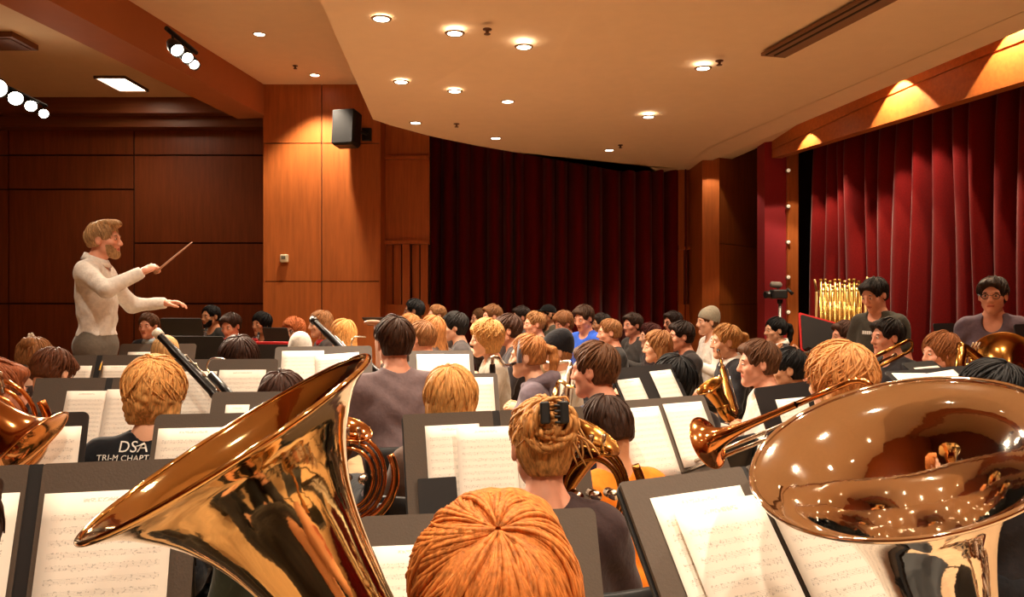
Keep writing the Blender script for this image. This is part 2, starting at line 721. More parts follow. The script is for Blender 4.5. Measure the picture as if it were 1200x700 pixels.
def hand_mesh(side, curl, res=0.0045):
    """wrist at the origin, fingers along +y, palm facing -z; side=+1: thumb on +x"""
    key = (side, round(curl, 2), res)
    if key in HANDS:
        return HANDS[key]
    ax = np.arange(-0.085, 0.09, res)
    f = Field(ax, np.arange(-0.05, 0.22, res), np.arange(-0.12, 0.06, res))
    f.cap((0, -0.035, 0), (0, 0.01, 0), 0.025, 0.023, 0.01)
    f.ell((0, 0.05, 0), (0.04, 0.052, 0.017), 0.02)
    lens = (0.066, 0.077, 0.072, 0.056)
    for i in range(4):
        x = (0.031 - 0.0205 * i) * side
        a = 0.15
        p = Vector((x * 0.95, 0.088 - abs(i - 1.2) * 0.003, 0.0))
        segs = (0.45, 0.32, 0.23)
        r = 0.0088 if i < 3 else 0.0076
        for j, sgm in enumerate(segs):
            a += curl * (0.55 if j == 0 else 0.75)
            q = p + Vector((x * 0.06, math.cos(a), -math.sin(a))) * lens[i] * sgm
            f.cap(p, q, r * (1 - 0.08 * j), r * (0.92 - 0.08 * j), 0.005)
            p = q
    t0 = Vector((side * 0.028, 0.018, -0.006))
    t1 = Vector((side * 0.052, 0.052, -0.016 - 0.012 * curl))
    t2 = Vector((side * (0.060 - 0.02 * curl), 0.082, -0.026 - 0.016 * curl))
    t3 = Vector((side * (0.060 - 0.035 * curl), 0.106, -0.032 - 0.018 * curl))
    f.cap(t0, t1, 0.015, 0.0115, 0.012)
    f.cap(t1, t2, 0.0112, 0.0098, 0.004)
    f.cap(t2, t3, 0.0098, 0.008, 0.004)
    HANDS[key] = f.nets()
    return HANDS[key]


def hand_frame(wr, el, palm):
    y = (Vector(wr) - Vector(el)).normalized()
    z = -(Vector(palm) - y * y.dot(Vector(palm))).normalized()
    x = y.cross(z)
    return Matrix(((x.x, y.x, z.x, wr[0]), (x.y, y.y, z.y, wr[1]), (x.z, y.z, z.z, wr[2]), (0, 0, 0, 1)))


# ---- hair -------------------------------------------------------------------
HAIR = {}


def crown_pt(th, ph, lift):
    """point of the (swollen) cranium: th from the crown axis, ph round it (0 = towards the face)"""
    tilt = rad(-26)
    d = Vector((math.sin(th) * math.sin(ph), math.sin(th) * math.cos(ph), math.cos(th)))
    d = Matrix.Rotation(-tilt, 3, 'X') @ d
    r = 1 / math.sqrt((d.x / (CRR[0] + lift)) ** 2 + (d.y / (CRR[1] + lift)) ** 2 + (d.z / (CRR[2] + lift)) ** 2)
    return Vector(CR) + d * r


def in_face(p, low):
    x, y, z = p
    a = (x / 0.081) ** 2 + ((y - 0.125) / 0.090) ** 2 + ((z + 0.05 - low) / 0.105) ** 2
    return a < 1


def hair_mesh(style, res, seed=0, dense=1.0):
    key = (style, res, seed, dense)
    if key in HAIR:
        return HAIR[key]
    rnd = random.Random(seed * 77 + 5)
    zlo = -0.42 if style in ('long', 'wavy_long') else -0.20
    f = Field(np.arange(-0.15, 0.152, res), np.arange(-0.2, 0.16, res), np.arange(zlo, 0.19, res))
    t = {'buzz': 0.006, 'short': 0.011, 'crop': 0.009, 'mop': 0.020, 'curly': 0.026, 'wavy': 0.022, 'quiff': 0.010,
         'long': 0.015, 'wavy_long': 0.02, 'tail': 0.011, 'bun': 0.012, 'updo': 0.008, 'bob': 0.018, 'under': 0.008}[style]
    f.ell((0, CR[1] - 0.004, CR[2] + 0.003), [r + t for r in CRR], 0.02)
    # back of the head and nape
    f.ell((0, -0.045, -0.01), (0.066 + t * 0.7, 0.055 + t, 0.085), 0.03)
    if style == 'quiff':
        f.ell((0, 0.035, 0.118), (0.058, 0.07, 0.026), 0.03)
        f.ell((0.0, 0.078, 0.108), (0.05, 0.03, 0.022), 0.02)
    if style in ('mop', 'curly', 'short', 'wavy'):
        f.ell((0.015, 0.045, 0.085), (0.062, 0.055, 0.03 + t * 0.4), 0.03)
    nape = {'buzz': -0.035, 'short': -0.06, 'crop': -0.05, 'quiff': -0.045, 'mop': -0.085, 'curly': -0.10, 'wavy': -0.12, 'tail': -0.05,
            'bun': -0.06, 'updo': -0.075, 'bob': -0.13, 'under': -0.06}.get(style, -1)
    if style in ('bob', 'wavy', 'curly'):
        f.ell((0, -0.035, -0.055), (0.082 + t * 0.4, 0.062, 0.095), 0.03)
    if style in ('long', 'wavy_long'):
        for s in (-1, 1):
            f.cap((s * 0.055, -0.02, -0.02), (s * 0.07, -0.05, -0.25), 0.042, 0.035, 0.04)
        f.cap((0, -0.06, 0.0), (0, -0.095, -0.30), 0.058, 0.045, 0.05)
    if style == 'tail':
        f.ell((0, -0.118, 0.045), (0.024, 0.024, 0.024), 0.015)
        pts = [(0, -0.13, 0.05), (0, -0.158, 0.03), (0, -0.165, -0.03), (0, -0.15, -0.10), (0, -0.14, -0.15)]
        rr = [0.018, 0.026, 0.03, 0.024, 0.008]
        for i in range(4):
            f.cap(pts[i], pts[i + 1], rr[i], rr[i + 1], 0.012)
    if style == 'bun':
        f.ell((0, -0.115, 0.06), (0.04, 0.035, 0.038), 0.012)
    if style == 'updo':
        for i in range(10):
            a = rnd.uniform(0, 6.28)
            rr = rnd.uniform(0.01, 0.055)
            f.ell((rr * math.cos(a) * 1.1, -0.10 + rnd.uniform(-0.012, 0.016), 0.05 + rr * math.sin(a) * 1.2), (rnd.uniform(.018, .03), 0.02, rnd.uniform(.014, .026)), 0.010)
    # lumps
    X, Y, Z = f.x[:, None, None], f.y[None, :, None], f.z[None, None, :]
    ph = np.arctan2(X, Y + 0.03)
    if style in ('curly', 'wavy', 'wavy_long'):
        amp = 0.007 if style == 'curly' else 0.005
        q = 95 if style == 'curly' else 60
        f.D += amp * (np.sin(X * q + 1.3 * seed + 2 * np.sin(Z * 40)) * np.sin(Y * q * 1.1 + 2 * np.sin(X * 35)) * np.sin(Z * q * 0.9 + seed)).astype(np.float32)
    else:
        a_ = 0.3 if dense > 3 else 1.0
        f.D += a_ * (0.0022 * np.sin(ph * 17 + seed + 3 * np.sin(Z * 25)) + 0.0015 * np.sin(ph * 31 + Z * 30)).astype(np.float32)
        if style in ('short', 'mop', 'crop', 'updo', 'bob'):
            f.D += 0.0042 * (np.sin(X * 52 + seed * 2.1 + 1.5 * np.sin(Y * 31)) * np.sin(Y * 47 + 1.3 * np.sin(Z * 38 + seed)) * np.sin(Z * 43 + seed)).astype(np.float32)
    # hairline: the face, the ears and the neck stay free
    low = {'mop': 0.020, 'curly': 0.016, 'bob': 0.014, 'wavy': 0.012, 'quiff': 0.026, 'tail': 0.028, 'bun': 0.028, 'short': 0.033, 'crop': 0.036, 'buzz': 0.036, 'long': 0.022, 'wavy_long': 0.02}.get(style, 0.015)
    f.ell((0, 0.125, -0.05 + low), (0.081, 0.090, 0.105), 0.012, 's')
    f.ell((0, 0.10, -0.13), (0.064, 0.105, 0.11), 0.012, 's')
    if style not in ('long', 'wavy_long', 'bob', 'wavy', 'curly'):
        for s in (-1, 1):
            f.ell((s * 0.092, 0.012, -0.035), (0.032, 0.042, 0.050), 0.01, 's')
    if style in ('long', 'wavy_long', 'bob', 'wavy'):
        f.ell((0, 0.01, -0.17), (0.05, 0.07, 0.10), 0.01, 's')
    if nape > -0.5:
        zz = np.broadcast_to(Z - nape - 0.25 * np.maximum(Y + 0.02, 0), f.D.shape) if style not in ('curly', 'wavy', 'bob') else np.broadcast_to(Z - nape, f.D.shape)
        if style in ('tail',):
            zz = np.where(np.broadcast_to(Y, f.D.shape) < -0.125, 0.3, zz)
        f.D = np.maximum(f.D, -zz.astype(np.float32))
    if style == 'under':
        f.D = np.maximum(f.D, (Z - 0.025 - 0.42 * Y).astype(np.float32) + 0 * f.D)
    V, Q = f.nets()
    V = [tuple(v) for v in V]
    Fc = [tuple(q) for q in Q]
    # locks of hair combed from the crown
    n_l = int({'buzz': 0, 'under': 0, 'crop': 90, 'short': 130, 'quiff': 120, 'mop': 150, 'long': 120, 'wavy_long': 120, 'bob': 130,
               'tail': 110, 'bun': 100, 'updo': 110, 'curly': 170, 'wavy': 150}[style] * dense * 1.5)
    mb = MB()
    for i in range(n_l):
        ph0 = rnd.uniform(0, 2 * math.pi)
        wob = rnd.uniform(-0.25, 0.25) + 0.3
        lift = t + rnd.uniform(-0.004, 0.006)
        if rnd.random() < 0.12:
            lift += 0.006
        if dense > 3:
            wob = 0.55 + 0.45 * math.sin(ph0 * 4 + 1.0) * math.sin(ph0 * 7) + rnd.uniform(-0.12, 0.12)
            lift = t + 0.004 * math.sin(ph0 * 13 + 2 * math.sin(ph0 * 5)) + rnd.uniform(-0.003, 0.003)
        wid = rnd.uniform(0.003, 0.0065) * (1.0 if dense < 1.5 else (0.62 if dense < 4 else 0.42))
        pts = []
        start = rnd.choice((0.03, 0.1, 0.3, 0.6, 0.9))
        th = start
        ln = rnd.uniform(0.5, 1.0)
        ph_ = ph0
        cur = rnd.uniform(-2.5, 2.5) if style in ('curly', 'wavy', 'updo') else (rnd.uniform(-.5, .5) + (0.9 * math.sin(ph0 * 6) if dense > 3 else 0))
        while th < start + 0.2 + 1.7 * ln and th < 2.6:
            p = crown_pt(th, ph_ + wob * th * 0.5, lift + 0.004 * math.sin((th - start) * 2.2))
            if style == 'updo' and th > 0.4:
                b = Vector((0, -0.12, 0.055))
                pass
            if in_face(p, low) or p.z < max(nape, -0.14) + 0.006:
                break
            if abs(p.x) > 0.06 and p.y > -0.03 and p.z < 0.012 and style in ('short', 'crop', 'quiff', 'mop', 'tail', 'bun', 'updo'):
                break
            pts.append(p)
            th += 0.16
            ph_ += cur * 0.06
        if nape < -0.5 and len(pts) > 3 and pts[-1].z < 0.0 and pts[-1].y < 0.02:
            p = pts[-1].copy()
            sx = 1 if p.x > 0 else -1
            for k in range(7):
                p = p + Vector((sx * 0.002 + rnd.uniform(-.003, .003), -0.004, -0.034))
                if p.z < -0.29:
                    break
                pts.append(p.copy())
        if len(pts) < 4:
            continue
        m = len(pts)
        rr = [max(0.0012, wid * math.sin(math.pi * min(1, (0.06 + 0.94 * j / (m - 1))) ** 0.7) + 0.0008) for j in range(m)]
        mb.tube(pts, rr, 5, True)
    if style == 'updo':
        for i in range(46):
            a0 = rnd.uniform(0, 6.28)
            R0 = rnd.uniform(0.012, 0.062)
            cx, cz, y0 = rnd.uniform(-.02, .02), 0.052 + rnd.uniform(-.02, .02), -0.112 - 0.02 * rnd.random()
            pts = [Vector((cx + R0 * 1.1 * math.cos(a0 + k * 0.35), y0 + 0.25 * R0 * (k - 3) / 4 + 0.012 * math.sin(k), cz + R0 * math.sin(a0 + k * 0.35))) for k in range(8)]
            mb.tube(pts, [0.002 + 0.006 * math.sin(math.pi * (k + .5) / 8) for k in range(8)], 5, True)
        for i in range(18):      # loose wisps round the knot
            a0 = rnd.uniform(-2.6, 2.6)
            R0 = rnd.uniform(0.04, 0.066)
            p = Vector((R0 * math.sin(a0), -0.10 + rnd.uniform(-.02, .012), 0.058 + R0 * math.cos(a0)))
            v = Vector((math.sin(a0), rnd.uniform(-.6, .1), math.cos(a0) + 0.2)).normalized() * 0.0075
            pts = []
            for k in range(8):
                pts.append(p.copy())
                p = p + v
                v = v + Vector((0.0028 * math.cos(a0 + k) * rnd.choice((-1, 1)), -0.0005, -0.0024))
            mb.tube(pts, [0.0008 + 0.0026 * math.sin(math.pi * (k + .4) / 8.2) for k in range(8)], 5, True)
        for i in range(16):
            x = rnd.uniform(-0.055, 0.055)
            p = Vector((x, -0.085 + abs(x) * 0.5, -0.03))
            pts = []
            for k in range(7):
                pts.append(p.copy())
                p += Vector((rnd.uniform(-.006, .006), -0.002 + 0.008 * math.sin(k), 0.016))
            mb.tube(pts, [0.002 + 0.005 * math.sin(math.pi * (k + .5) / 7) for k in range(7)], 5, True)
    b = len(V)
    V += mb.v
    Fc += [tuple(i + b for i in q) for q in mb.f]
    me = bpy.data.meshes.new('hair')
    me.from_pydata([tuple(map(float, v)) for v in V], [], [tuple(map(int, q)) for q in Fc])
    me.materials.append(None)
    me.polygons.foreach_set('use_smooth', np.ones(len(me.polygons), dtype=bool))
    me.update()
    HAIR[key] = me
    return me


HATS = {}


def hat_mesh(kind):
    if kind in HATS:
        return HATS[kind]
    res = 0.005
    f = Field(np.arange(-0.13, 0.132, res), np.arange(-0.16, 0.17, res), np.arange(-0.12, 0.2, res))
    X, Y, Z = f.x[:, None, None], f.y[None, :, None], f.z[None, None, :]
    if kind == 'beanie':
        f.ell((0, -0.018, 0.038), (0.088, 0.108, 0.108), 0.02)
        f.ell((0, -0.055, 0.09), (0.06, 0.06, 0.06), 0.04)
        z0 = 0.015 + 0.42 * Y
        f.D += (0.0012 * np.sin(np.arctan2(X, Y + 0.02) * 60)).astype(np.float32)
    else:       # cap
        f.ell((0, -0.012, 0.045), (0.083, 0.104, 0.09), 0.02)
        f.ell((0, 0.10, 0.062), (0.07, 0.06, 0.008), 0.008)
        z0 = 0.035 + 0.2 * Y
    f.D = np.maximum(f.D, (z0 - Z).astype(np.float32) + 0 * f.D)
    V, Q = f.nets()
    me = quick_mesh('hat', V, Q, [None], smooth=True)
    HATS[kind] = me
    return me


EYES = {}


def eye_mesh():
    if 'e' not in EYES:
        mb = MB()
        mb.ball((0, 0, 0), (0.0125, 0.0115, 0.0068), 14, 10)
        mb.cur = 1
        mb.ball((0, 0.0068, 0), (0.0064, 0.0055, 0.0066), 12, 8)
        me = bpy.data.meshes.new('eye')
        me.from_pydata([tuple(v) for v in mb.v], [], mb.f)
        me.materials.append(plain('eye_white', (225, 215, 205), 0.25))
        me.materials.append(plain('eye_iris', (40, 26, 18), 0.15))
        me.polygons.foreach_set('material_index', np.array(mb.mi, dtype=np.int32))
        me.polygons.foreach_set('use_smooth', np.ones(len(me.polygons), dtype=bool))
        EYES['e'] = me
        mb = MB()
        mb.tube([(-0.015, -0.006, -0.002), (-0.007, 0.0015, 0.0025), (0.004, 0.003, 0.003), (0.015, -0.007, -0.002)], [0.0016, 0.0034, 0.0034, 0.0014], 6)
        me = bpy.data.meshes.new('eyebrow')
        me.from_pydata([tuple(v) for v in mb.v], [], mb.f)
        me.materials.append(None)
        EYES['b'] = me
        mb = MB()
        for s in (-1, 1):
            mb.tube([(s * 0.032 + 0.022 * math.cos(a), 0.096 - abs(s * 0.032 + 0.022 * math.cos(a)) * 0.12, 0.004 + 0.017 * math.sin(a)) for a in np.linspace(0, 2 * math.pi, 17)[:-1]], 0.0024, 6, closed=True)
            mb.tube([(s * 0.054, 0.089, 0.01), (s * 0.077, 0.07, 0.012), (s * 0.083, 0.0, 0.012), (s * 0.083, -0.02, 0.0)], 0.002, 6)
        mb.tube([(-0.011, 0.102, 0.01), (0, 0.106, 0.012), (0.011, 0.102, 0.01)], 0.0018, 6)
        me = bpy.data.meshes.new('glasses')
        me.from_pydata([tuple(v) for v in mb.v], [], mb.f)
        me.materials.append(plain('glasses_black', (18, 15, 14), 0.3))
        EYES['g'] = me
    return EYES


def setmat(o, m):
    o.material_slots[0].link = 'OBJECT'
    o.material_slots[0].material = m


SHOE = None
N_PEOPLE = 0


def person(label, px, py, h, yaw, hair='short', hc=(70, 45, 28), top=(40, 38, 40), sk='fair', turn=0, pitch=-4, roll=0, fem=False,
           sleeves='long', arms='play', stand=None, d=None, legs=(32, 32, 36), face=True, glasses=False, beard=False, hat=None, hatc=(30, 28, 30),
           collar=None, hood=None, group=None, pose=None, curl=0.75, heavy=0.0, dense=1.0, res=None, seed=None, neckline=0.0, zc=None, chair=False, palms=None, headband=None):
    global SHOE, N_PEOPLE
    N_PEOPLE += 1
    seed = N_PEOPLE if seed is None else seed
    rnd = random.Random(seed)
    s = h / 0.25
    d = d or F / s
    hcw = W(px, py + 0.0125 * s, d)
    hz = hcw.z if zc is None else zc
    root = thing('person', label, 'person', (hcw.x, hcw.y, 0), rad(yaw), group)
    fine = res or (0.0055 if d < 4.2 else (0.007 if d < 7 else 0.009))
    coarse = 0.014 if d < 4.2 else 0.018
    hw = 0.0   # head over neck
    Mh = Matrix.Translation((0, 0.025, hz)) @ Matrix.Rotation(rad(turn), 4, 'Z') @ Matrix.Rotation(rad(pitch), 4, 'X') @ Matrix.Rotation(rad(roll), 4, 'Y')
    sz = hz - 0.205
    neck = (0, -0.022, hz - 0.13)
    J = {'hz': hz, 'sz': sz, 'neck': neck}
    if stand is None:
        hp = 0.5 if hz > 1.05 else 0.46
        J['hip'] = (0, -0.07, hp)
        for sgn, n in ((-1, 'l'), (1, 'r')):
            J['hp_' + n] = (sgn * 0.09, -0.05, hp)
            J['kn_' + n] = (sgn * 0.13, 0.34, 0.51)
            J['an_' + n] = (sgn * 0.13, 0.32, 0.10)
            J['to_' + n] = (sgn * 0.13, 0.45, 0.05)
    else:
        f0 = stand
        hp = f0 + (hz - f0) * 0.56
        J['hip'] = (0, -0.03, hp)
        for sgn, n in ((-1, 'l'), (1, 'r')):
            J['hp_' + n] = (sgn * 0.085, -0.03, hp - 0.02)
            J['kn_' + n] = (sgn * 0.10, 0.0, f0 + (hp - f0) * 0.52)
            J['an_' + n] = (sgn * 0.10, -0.03, f0 + 0.09)
            J['to_' + n] = (sgn * 0.11, 0.12, f0 + 0.045)
    P = {'play': ((0.25, 0.04, -0.26), (0.10, 0.27, -0.17)), 'low': ((0.25, 0.0, -0.29), (0.14, 0.25, -0.33)), 'lap': ((0.24, 0.0, -0.29), (0.10, 0.22, -0.40)),
         'down': ((0.24, -0.03, -0.29), (0.25, 0.06, -0.53)), 'horn': ((0.27, 0.02, -0.25), (0.13, 0.25, -0.10)), 'flute': ((0.27, 0.06, -0.16), (0.16, 0.24, 0.06))}[arms]
    for sgn, n in ((-1, 'l'), (1, 'r')):
        w = (0.93 if fem else 1) + heavy
        J['sh_' + n] = (sgn * 0.172 * w, -0.035, sz - 0.02)
        J['el_' + n] = (sgn * P[0][0], P[0][1], sz + P[0][2])
        J['wr_' + n] = (sgn * P[1][0], P[1][1], sz + P[1][2])
    if pose:
        for k, v in pose.items():
            J[k] = (v[0], v[1], hz + v[2])
    allp = np.array([J[k] for k in J if isinstance(J[k], tuple)])
    lo = allp.min(0) - 0.17
    hi = allp.max(0) + 0.17
    zfl = stand or 0.0
    lo[2] = zfl + 0.02
    xs = axis_nodes(min(lo[0], -0.26), max(hi[0], 0.26), -0.125, 0.125, coarse, fine)
    ys = axis_nodes(min(lo[1], -0.26), max(hi[1], 0.26), -0.13, 0.165, coarse, fine)
    zs = axis_nodes(lo[2], hz + 0.16, hz - 0.17, hz + 0.15, coarse, fine)
    f = Field(xs, ys, zs)
    tor, arm, leg = body_fields(f, J, fem, heavy)
    hd = f.copy()
    head_prims(hd, Mh)
    nk = Mh @ Vector((0, -0.03, -0.055))
    hd.cap(nk, neck, 0.050 if not fem else 0.044, 0.053 if not fem else 0.047, 0.03)
    hd.cap(neck, (0, -0.04, sz), 0.053 if not fem else 0.047, 0.062, 0.03)
    body = f.copy()
    body.D = umin(umin(umin(tor.D, arm.D, 0.05), leg.D, 0.04), hd.D, 0.03)
    for n in 'lr':          # feet
        a, t = J['an_' + n], J['to_' + n]
        body.cap((a[0], a[1] - 0.03, zfl + 0.055), (t[0], t[1] - 0.03, zfl + 0.05), 0.035, 0.028, 0.03)
    V, Q = body.nets()
    sets = [(V, Q)]
    hres = 0.0045 if (d < 4 or stand) else 0.0065
    for n, sgn in (('l', -1), ('r', 1)):
        palm = (palms or {}).get(n) or ((-sgn * 0.75, 0.1, -0.5) if arms != 'flute' else (0, -1, 0.2))
        Mw = hand_frame(J['wr_' + n], J['el_' + n], palm)
        # thumb side: a right hand's thumb points to the left when its palm faces down
        hv, hq = hand_mesh(-1 if n == 'r' else 1, (palms or {}).get('curl_' + n, curl), hres)
        R = np.array(Mw.to_3x3())
        sets.append((hv @ R.T + np.array(J['wr_' + n]), hq))
    Vs, Qs, b = [], [], 0
    for v, q in sets:
        Vs.append(v)
        Qs.append(q + b)
        b += len(v)
    V, Q = np.concatenate(Vs), np.concatenate(Qs)
    cen = V[Q].mean(1)
    Mi = np.array(Mh.inverted())
    hc_ = cen @ Mi[:3, :3].T + Mi[:3, 3]
    mi = np.zeros(len(Q), dtype=np.int32)
    mi[((hc_[:, 0] / 0.023) ** 2 + ((hc_[:, 2] + 0.063) / 0.0095) ** 2 < 1) & (hc_[:, 1] > 0.078)] = 1
    mobj('body', quick_mesh('body', V, Q, [skin(sk), lips(sk)], mi, True), root)
    # shirt
    sh = f.copy()
    ar = arm.copy()
    for n in 'lr':
        a, e, w_ = (Vector(J[k + n]) for k in ('sh_', 'el_', 'wr_'))
        X, Y, Z = ar.x[:, None, None], ar.y[None, :, None], ar.z[None, None, :]
        if sleeves == 'long':
            dirv, q = (w_ - e).normalized(), e + (w_ - e) * 0.93
        else:
            dirv, q = (e - a).normalized(), a + (e - a) * 0.72
        pl = (X - q.x) * dirv.x + (Y - q.y) * dirv.y + (Z - q.z) * dirv.z
        near = np.sqrt((X - q.x) ** 2 + (Y - q.y) ** 2 + (Z - q.z) ** 2) < ((w_ - e).length + 0.12 if sleeves != 'long' else 0.2)
        side = (X * (1 if n == 'r' else -1)) > 0.0
        ar.D = np.where(near & side, np.maximum(ar.D, pl.astype(np.float32)), ar.D)
    sh.D = umin(tor.D, ar.D, 0.05) - 0.013
    X, Y, Z = sh.x[:, None, None], sh.y[None, :, None], sh.z[None, None, :]
    sh.D += (0.004 * np.sin(Z * 55 + 3 * np.sin(X * 18 + seed)) * np.sin(Y * 30 + X * 22 + seed)).astype(np.float32)
    hem = (hp - 0.03) if stand is None else hp + 0.085
    sh.D = np.maximum(sh.D, (hem - Z).astype(np.float32))
    sh.cap((0, -0.03, sz + 0.075), (0, -0.02, hz), 0.064, 0.075, 0.012, 's')
    sh.ell((0, 0.05, sz + 0.05 - neckline * 0.5), (0.06, 0.09, 0.05 + neckline), 0.012, 's')
    if collar or hood:
        cf = f.copy()
    V, Q = sh.nets()
    mobj('shirt', quick_mesh('shirt', V, Q, cloth(top), None, True), root)
    if collar:
        mb = MB()
        ring = [Vector((0.066 * math.sin(a), -0.026 + 0.07 * math.cos(a), sz + 0.075 - 0.028 * math.cos(a))) for a in np.linspace(0, 2 * math.pi, 25)[:-1]]
        vs = []
        for p in ring:
            c = Vector((0, -0.026, p.z))
            o = (p - c).normalized()
            vs += [p + Vector((0, 0, 0.02)) - o * 0.004, p + Vector((0, 0, 0.024)) + o * 0.003, p - Vector((0, 0, 0.022)) + o * 0.026, p - Vector((0, 0, 0.026)) + o * 0.012]
        n = len(ring)
        fs = []
        for i in range(n):
            j = (i + 1) % n
            for k in range(4):
                k2 = (k + 1) % 4
                fs.append((i * 4 + k, i * 4 + k2, j * 4 + k2, j * 4 + k))
        mb.add(vs, fs, True)
        o = mb.build('collar', cloth(collar), root, world=False)
    if hood:
        cf = Field(np.arange(-0.18, 0.182, 0.007), np.arange(-0.22, 0.12, 0.007), np.arange(sz - 0.12, sz + 0.2, 0.007))
        for k in range(20):
            a = 2 * math.pi * k / 20
            a2 = 2 * math.pi * (k + 1) / 20
            g = lambda t: (0.088 * math.sin(t), -0.05 + 0.085 * math.cos(t), sz + 0.055 - 0.03 * math.cos(t))
            cf.cap(g(a), g(a2), 0.024 + 0.016 * max(0, -math.cos(a)), None, 0.02)
        cf.ell((0, -0.135, sz + 0.0), (0.085, 0.04, 0.075), 0.04)
        V, Q = cf.nets()
        mobj('hood', quick_mesh('hood', V, Q, cloth(hood), None, True), root)
    # trousers
    tr = f.copy()
    tp = tor.copy()
    tr.D = umin(leg.D, tp.D, 0.04) - 0.011
    Z = tr.z[None, None, :]
    top_z = hp + 0.08 if stand is None else hp + 0.13
    tr.D = np.maximum(tr.D, np.maximum((Z - top_z), (zfl + 0.07 - Z)).astype(np.float32) + 0 * tr.D)
    V, Q = tr.nets()
    mobj('trousers', quick_mesh('trousers', V, Q, cloth(legs), None, True), root)
    # shoes
    if SHOE is None:
        sf = Field(np.arange(-0.06, 0.062, 0.008), np.arange(-0.12, 0.2, 0.008), np.arange(-0.02, 0.12, 0.008))
        sf.cap((0, -0.04, 0.045), (0, 0.12, 0.035), 0.042, 0.036, 0.03)
        sf.cap((0, -0.04, 0.05), (0, -0.03, 0.085), 0.044, 0.04, 0.03)
        Z = sf.z[None, None, :]
        sf.D = np.maximum(sf.D, (0.004 - Z).astype(np.float32) + 0 * sf.D)
        V, Q = sf.nets()
        SHOE = quick_mesh('shoe', V, Q, plain('shoe_black', (24, 22, 22), 0.5), None, True)
    for n in 'lr':
        mobj('shoe', SHOE, root, Matrix.Translation((J['an_' + n][0], J['an_' + n][1], zfl)))
    # hair, hat, eyes
    if hat:
        o = mobj('beanie' if hat == 'beanie' else 'cap', hat_mesh(hat), root, Mh)
        setmat(o, cloth(hatc, 0.95))
    if hat and hair:
        hair = 'under'
    if hair:
        hres_ = 0.0045 if d < 3.2 else (0.006 if d < 6 else 0.008)
        if hat:
            hres_ = 0.007
        hs = (seed % 3) if d > 2.3 else seed
        o = mobj('hair', hair_mesh(hair, hres_, hs, dense), root, Mh)
        setmat(o, hairmat('hair_%d_%d_%d' % hc, hc))
    if headband:
        mb = MB()
        pts = [crown_pt(1.0, 0, 0.0)] * 0
        for a in np.linspace(-2.2, 2.2, 23):
            pts.append(Vector((0.093 * math.sin(a), 0.028 - 0.012 * math.cos(a), 0.028 + 0.098 * math.cos(a))))
        vs, fs = [], []
        for i, p in enumerate(pts):
            vs += [p + Vector((0, 0.016, 0)), p + Vector((0, -0.016, 0.0)), (p - Vector((0, 0.012, .028))) * 0.96 + Vector((0, 0.012, .028))]
        for i in range(len(pts) - 1):
            for k in range(3):
                k2 = (k + 1) % 3
                fs.append((i * 3 + k, i * 3 + k2, i * 3 + 3 + k2, i * 3 + 3 + k))
        mb.add(vs, fs, True)
        o = mb.build('headband', cloth(headband), root, world=False)
        l, r, s_ = Mh.decompose()
        o.location, o.rotation_euler = l, r.to_euler()
    E = eye_mesh()
    if face:
        for sgn in (-1, 1):
            mobj('eye', E['e'], root, Mh @ Matrix.Translation((sgn * 0.031, 0.0822, 0.007)))
            o = mobj('eyebrow', E['b'], root, Mh @ Matrix.Translation((sgn * 0.032, 0.0885, 0.0275)) @ (Matrix.Scale(sgn, 4, (1, 0, 0)) if False else Matrix.Rotation(0 if sgn > 0 else 0, 4, 'Z')))
            setmat(o, hairmat('hair_%d_%d_%d' % tuple(int(v * 0.8) for v in hc), tuple(int(v * 0.8) for v in hc)))
    if glasses:
        mobj('glasses', E['g'], root, Mh)
    if beard:
        bf = Field(np.arange(-0.1, 0.102, 0.004), np.arange(-0.05, 0.13, 0.004), np.arange(-0.15, 0.05, 0.004))
        head_prims(bf, Matrix.Identity(4))
        bf.D -= 0.003
        X, Y, Z = bf.x[:, None, None], bf.y[None, :, None], bf.z[None, None, :]
        bf.D = np.maximum(bf.D, np.maximum(Z + 0.056 - 0.8 * np.maximum(np.abs(X) - 0.034, 0), 0.030 - Y).astype(np.float32))
        bf.ell((0, 0.09, -0.063), (0.026, 0.03, 0.012), 0.006, 's')
        V, Q = bf.nets()
        o = mobj('beard', quick_mesh('beard', V, Q, [hairmat('hair_%d_%d_%d' % hc, hc)], None, True), root, Mh)
    root['head_z'] = hz
    return root


QUEUE = []


def seat(label, px, py, h, yaw, *a, **k):
    QUEUE.append([label, px, py, h, yaw, a, k])


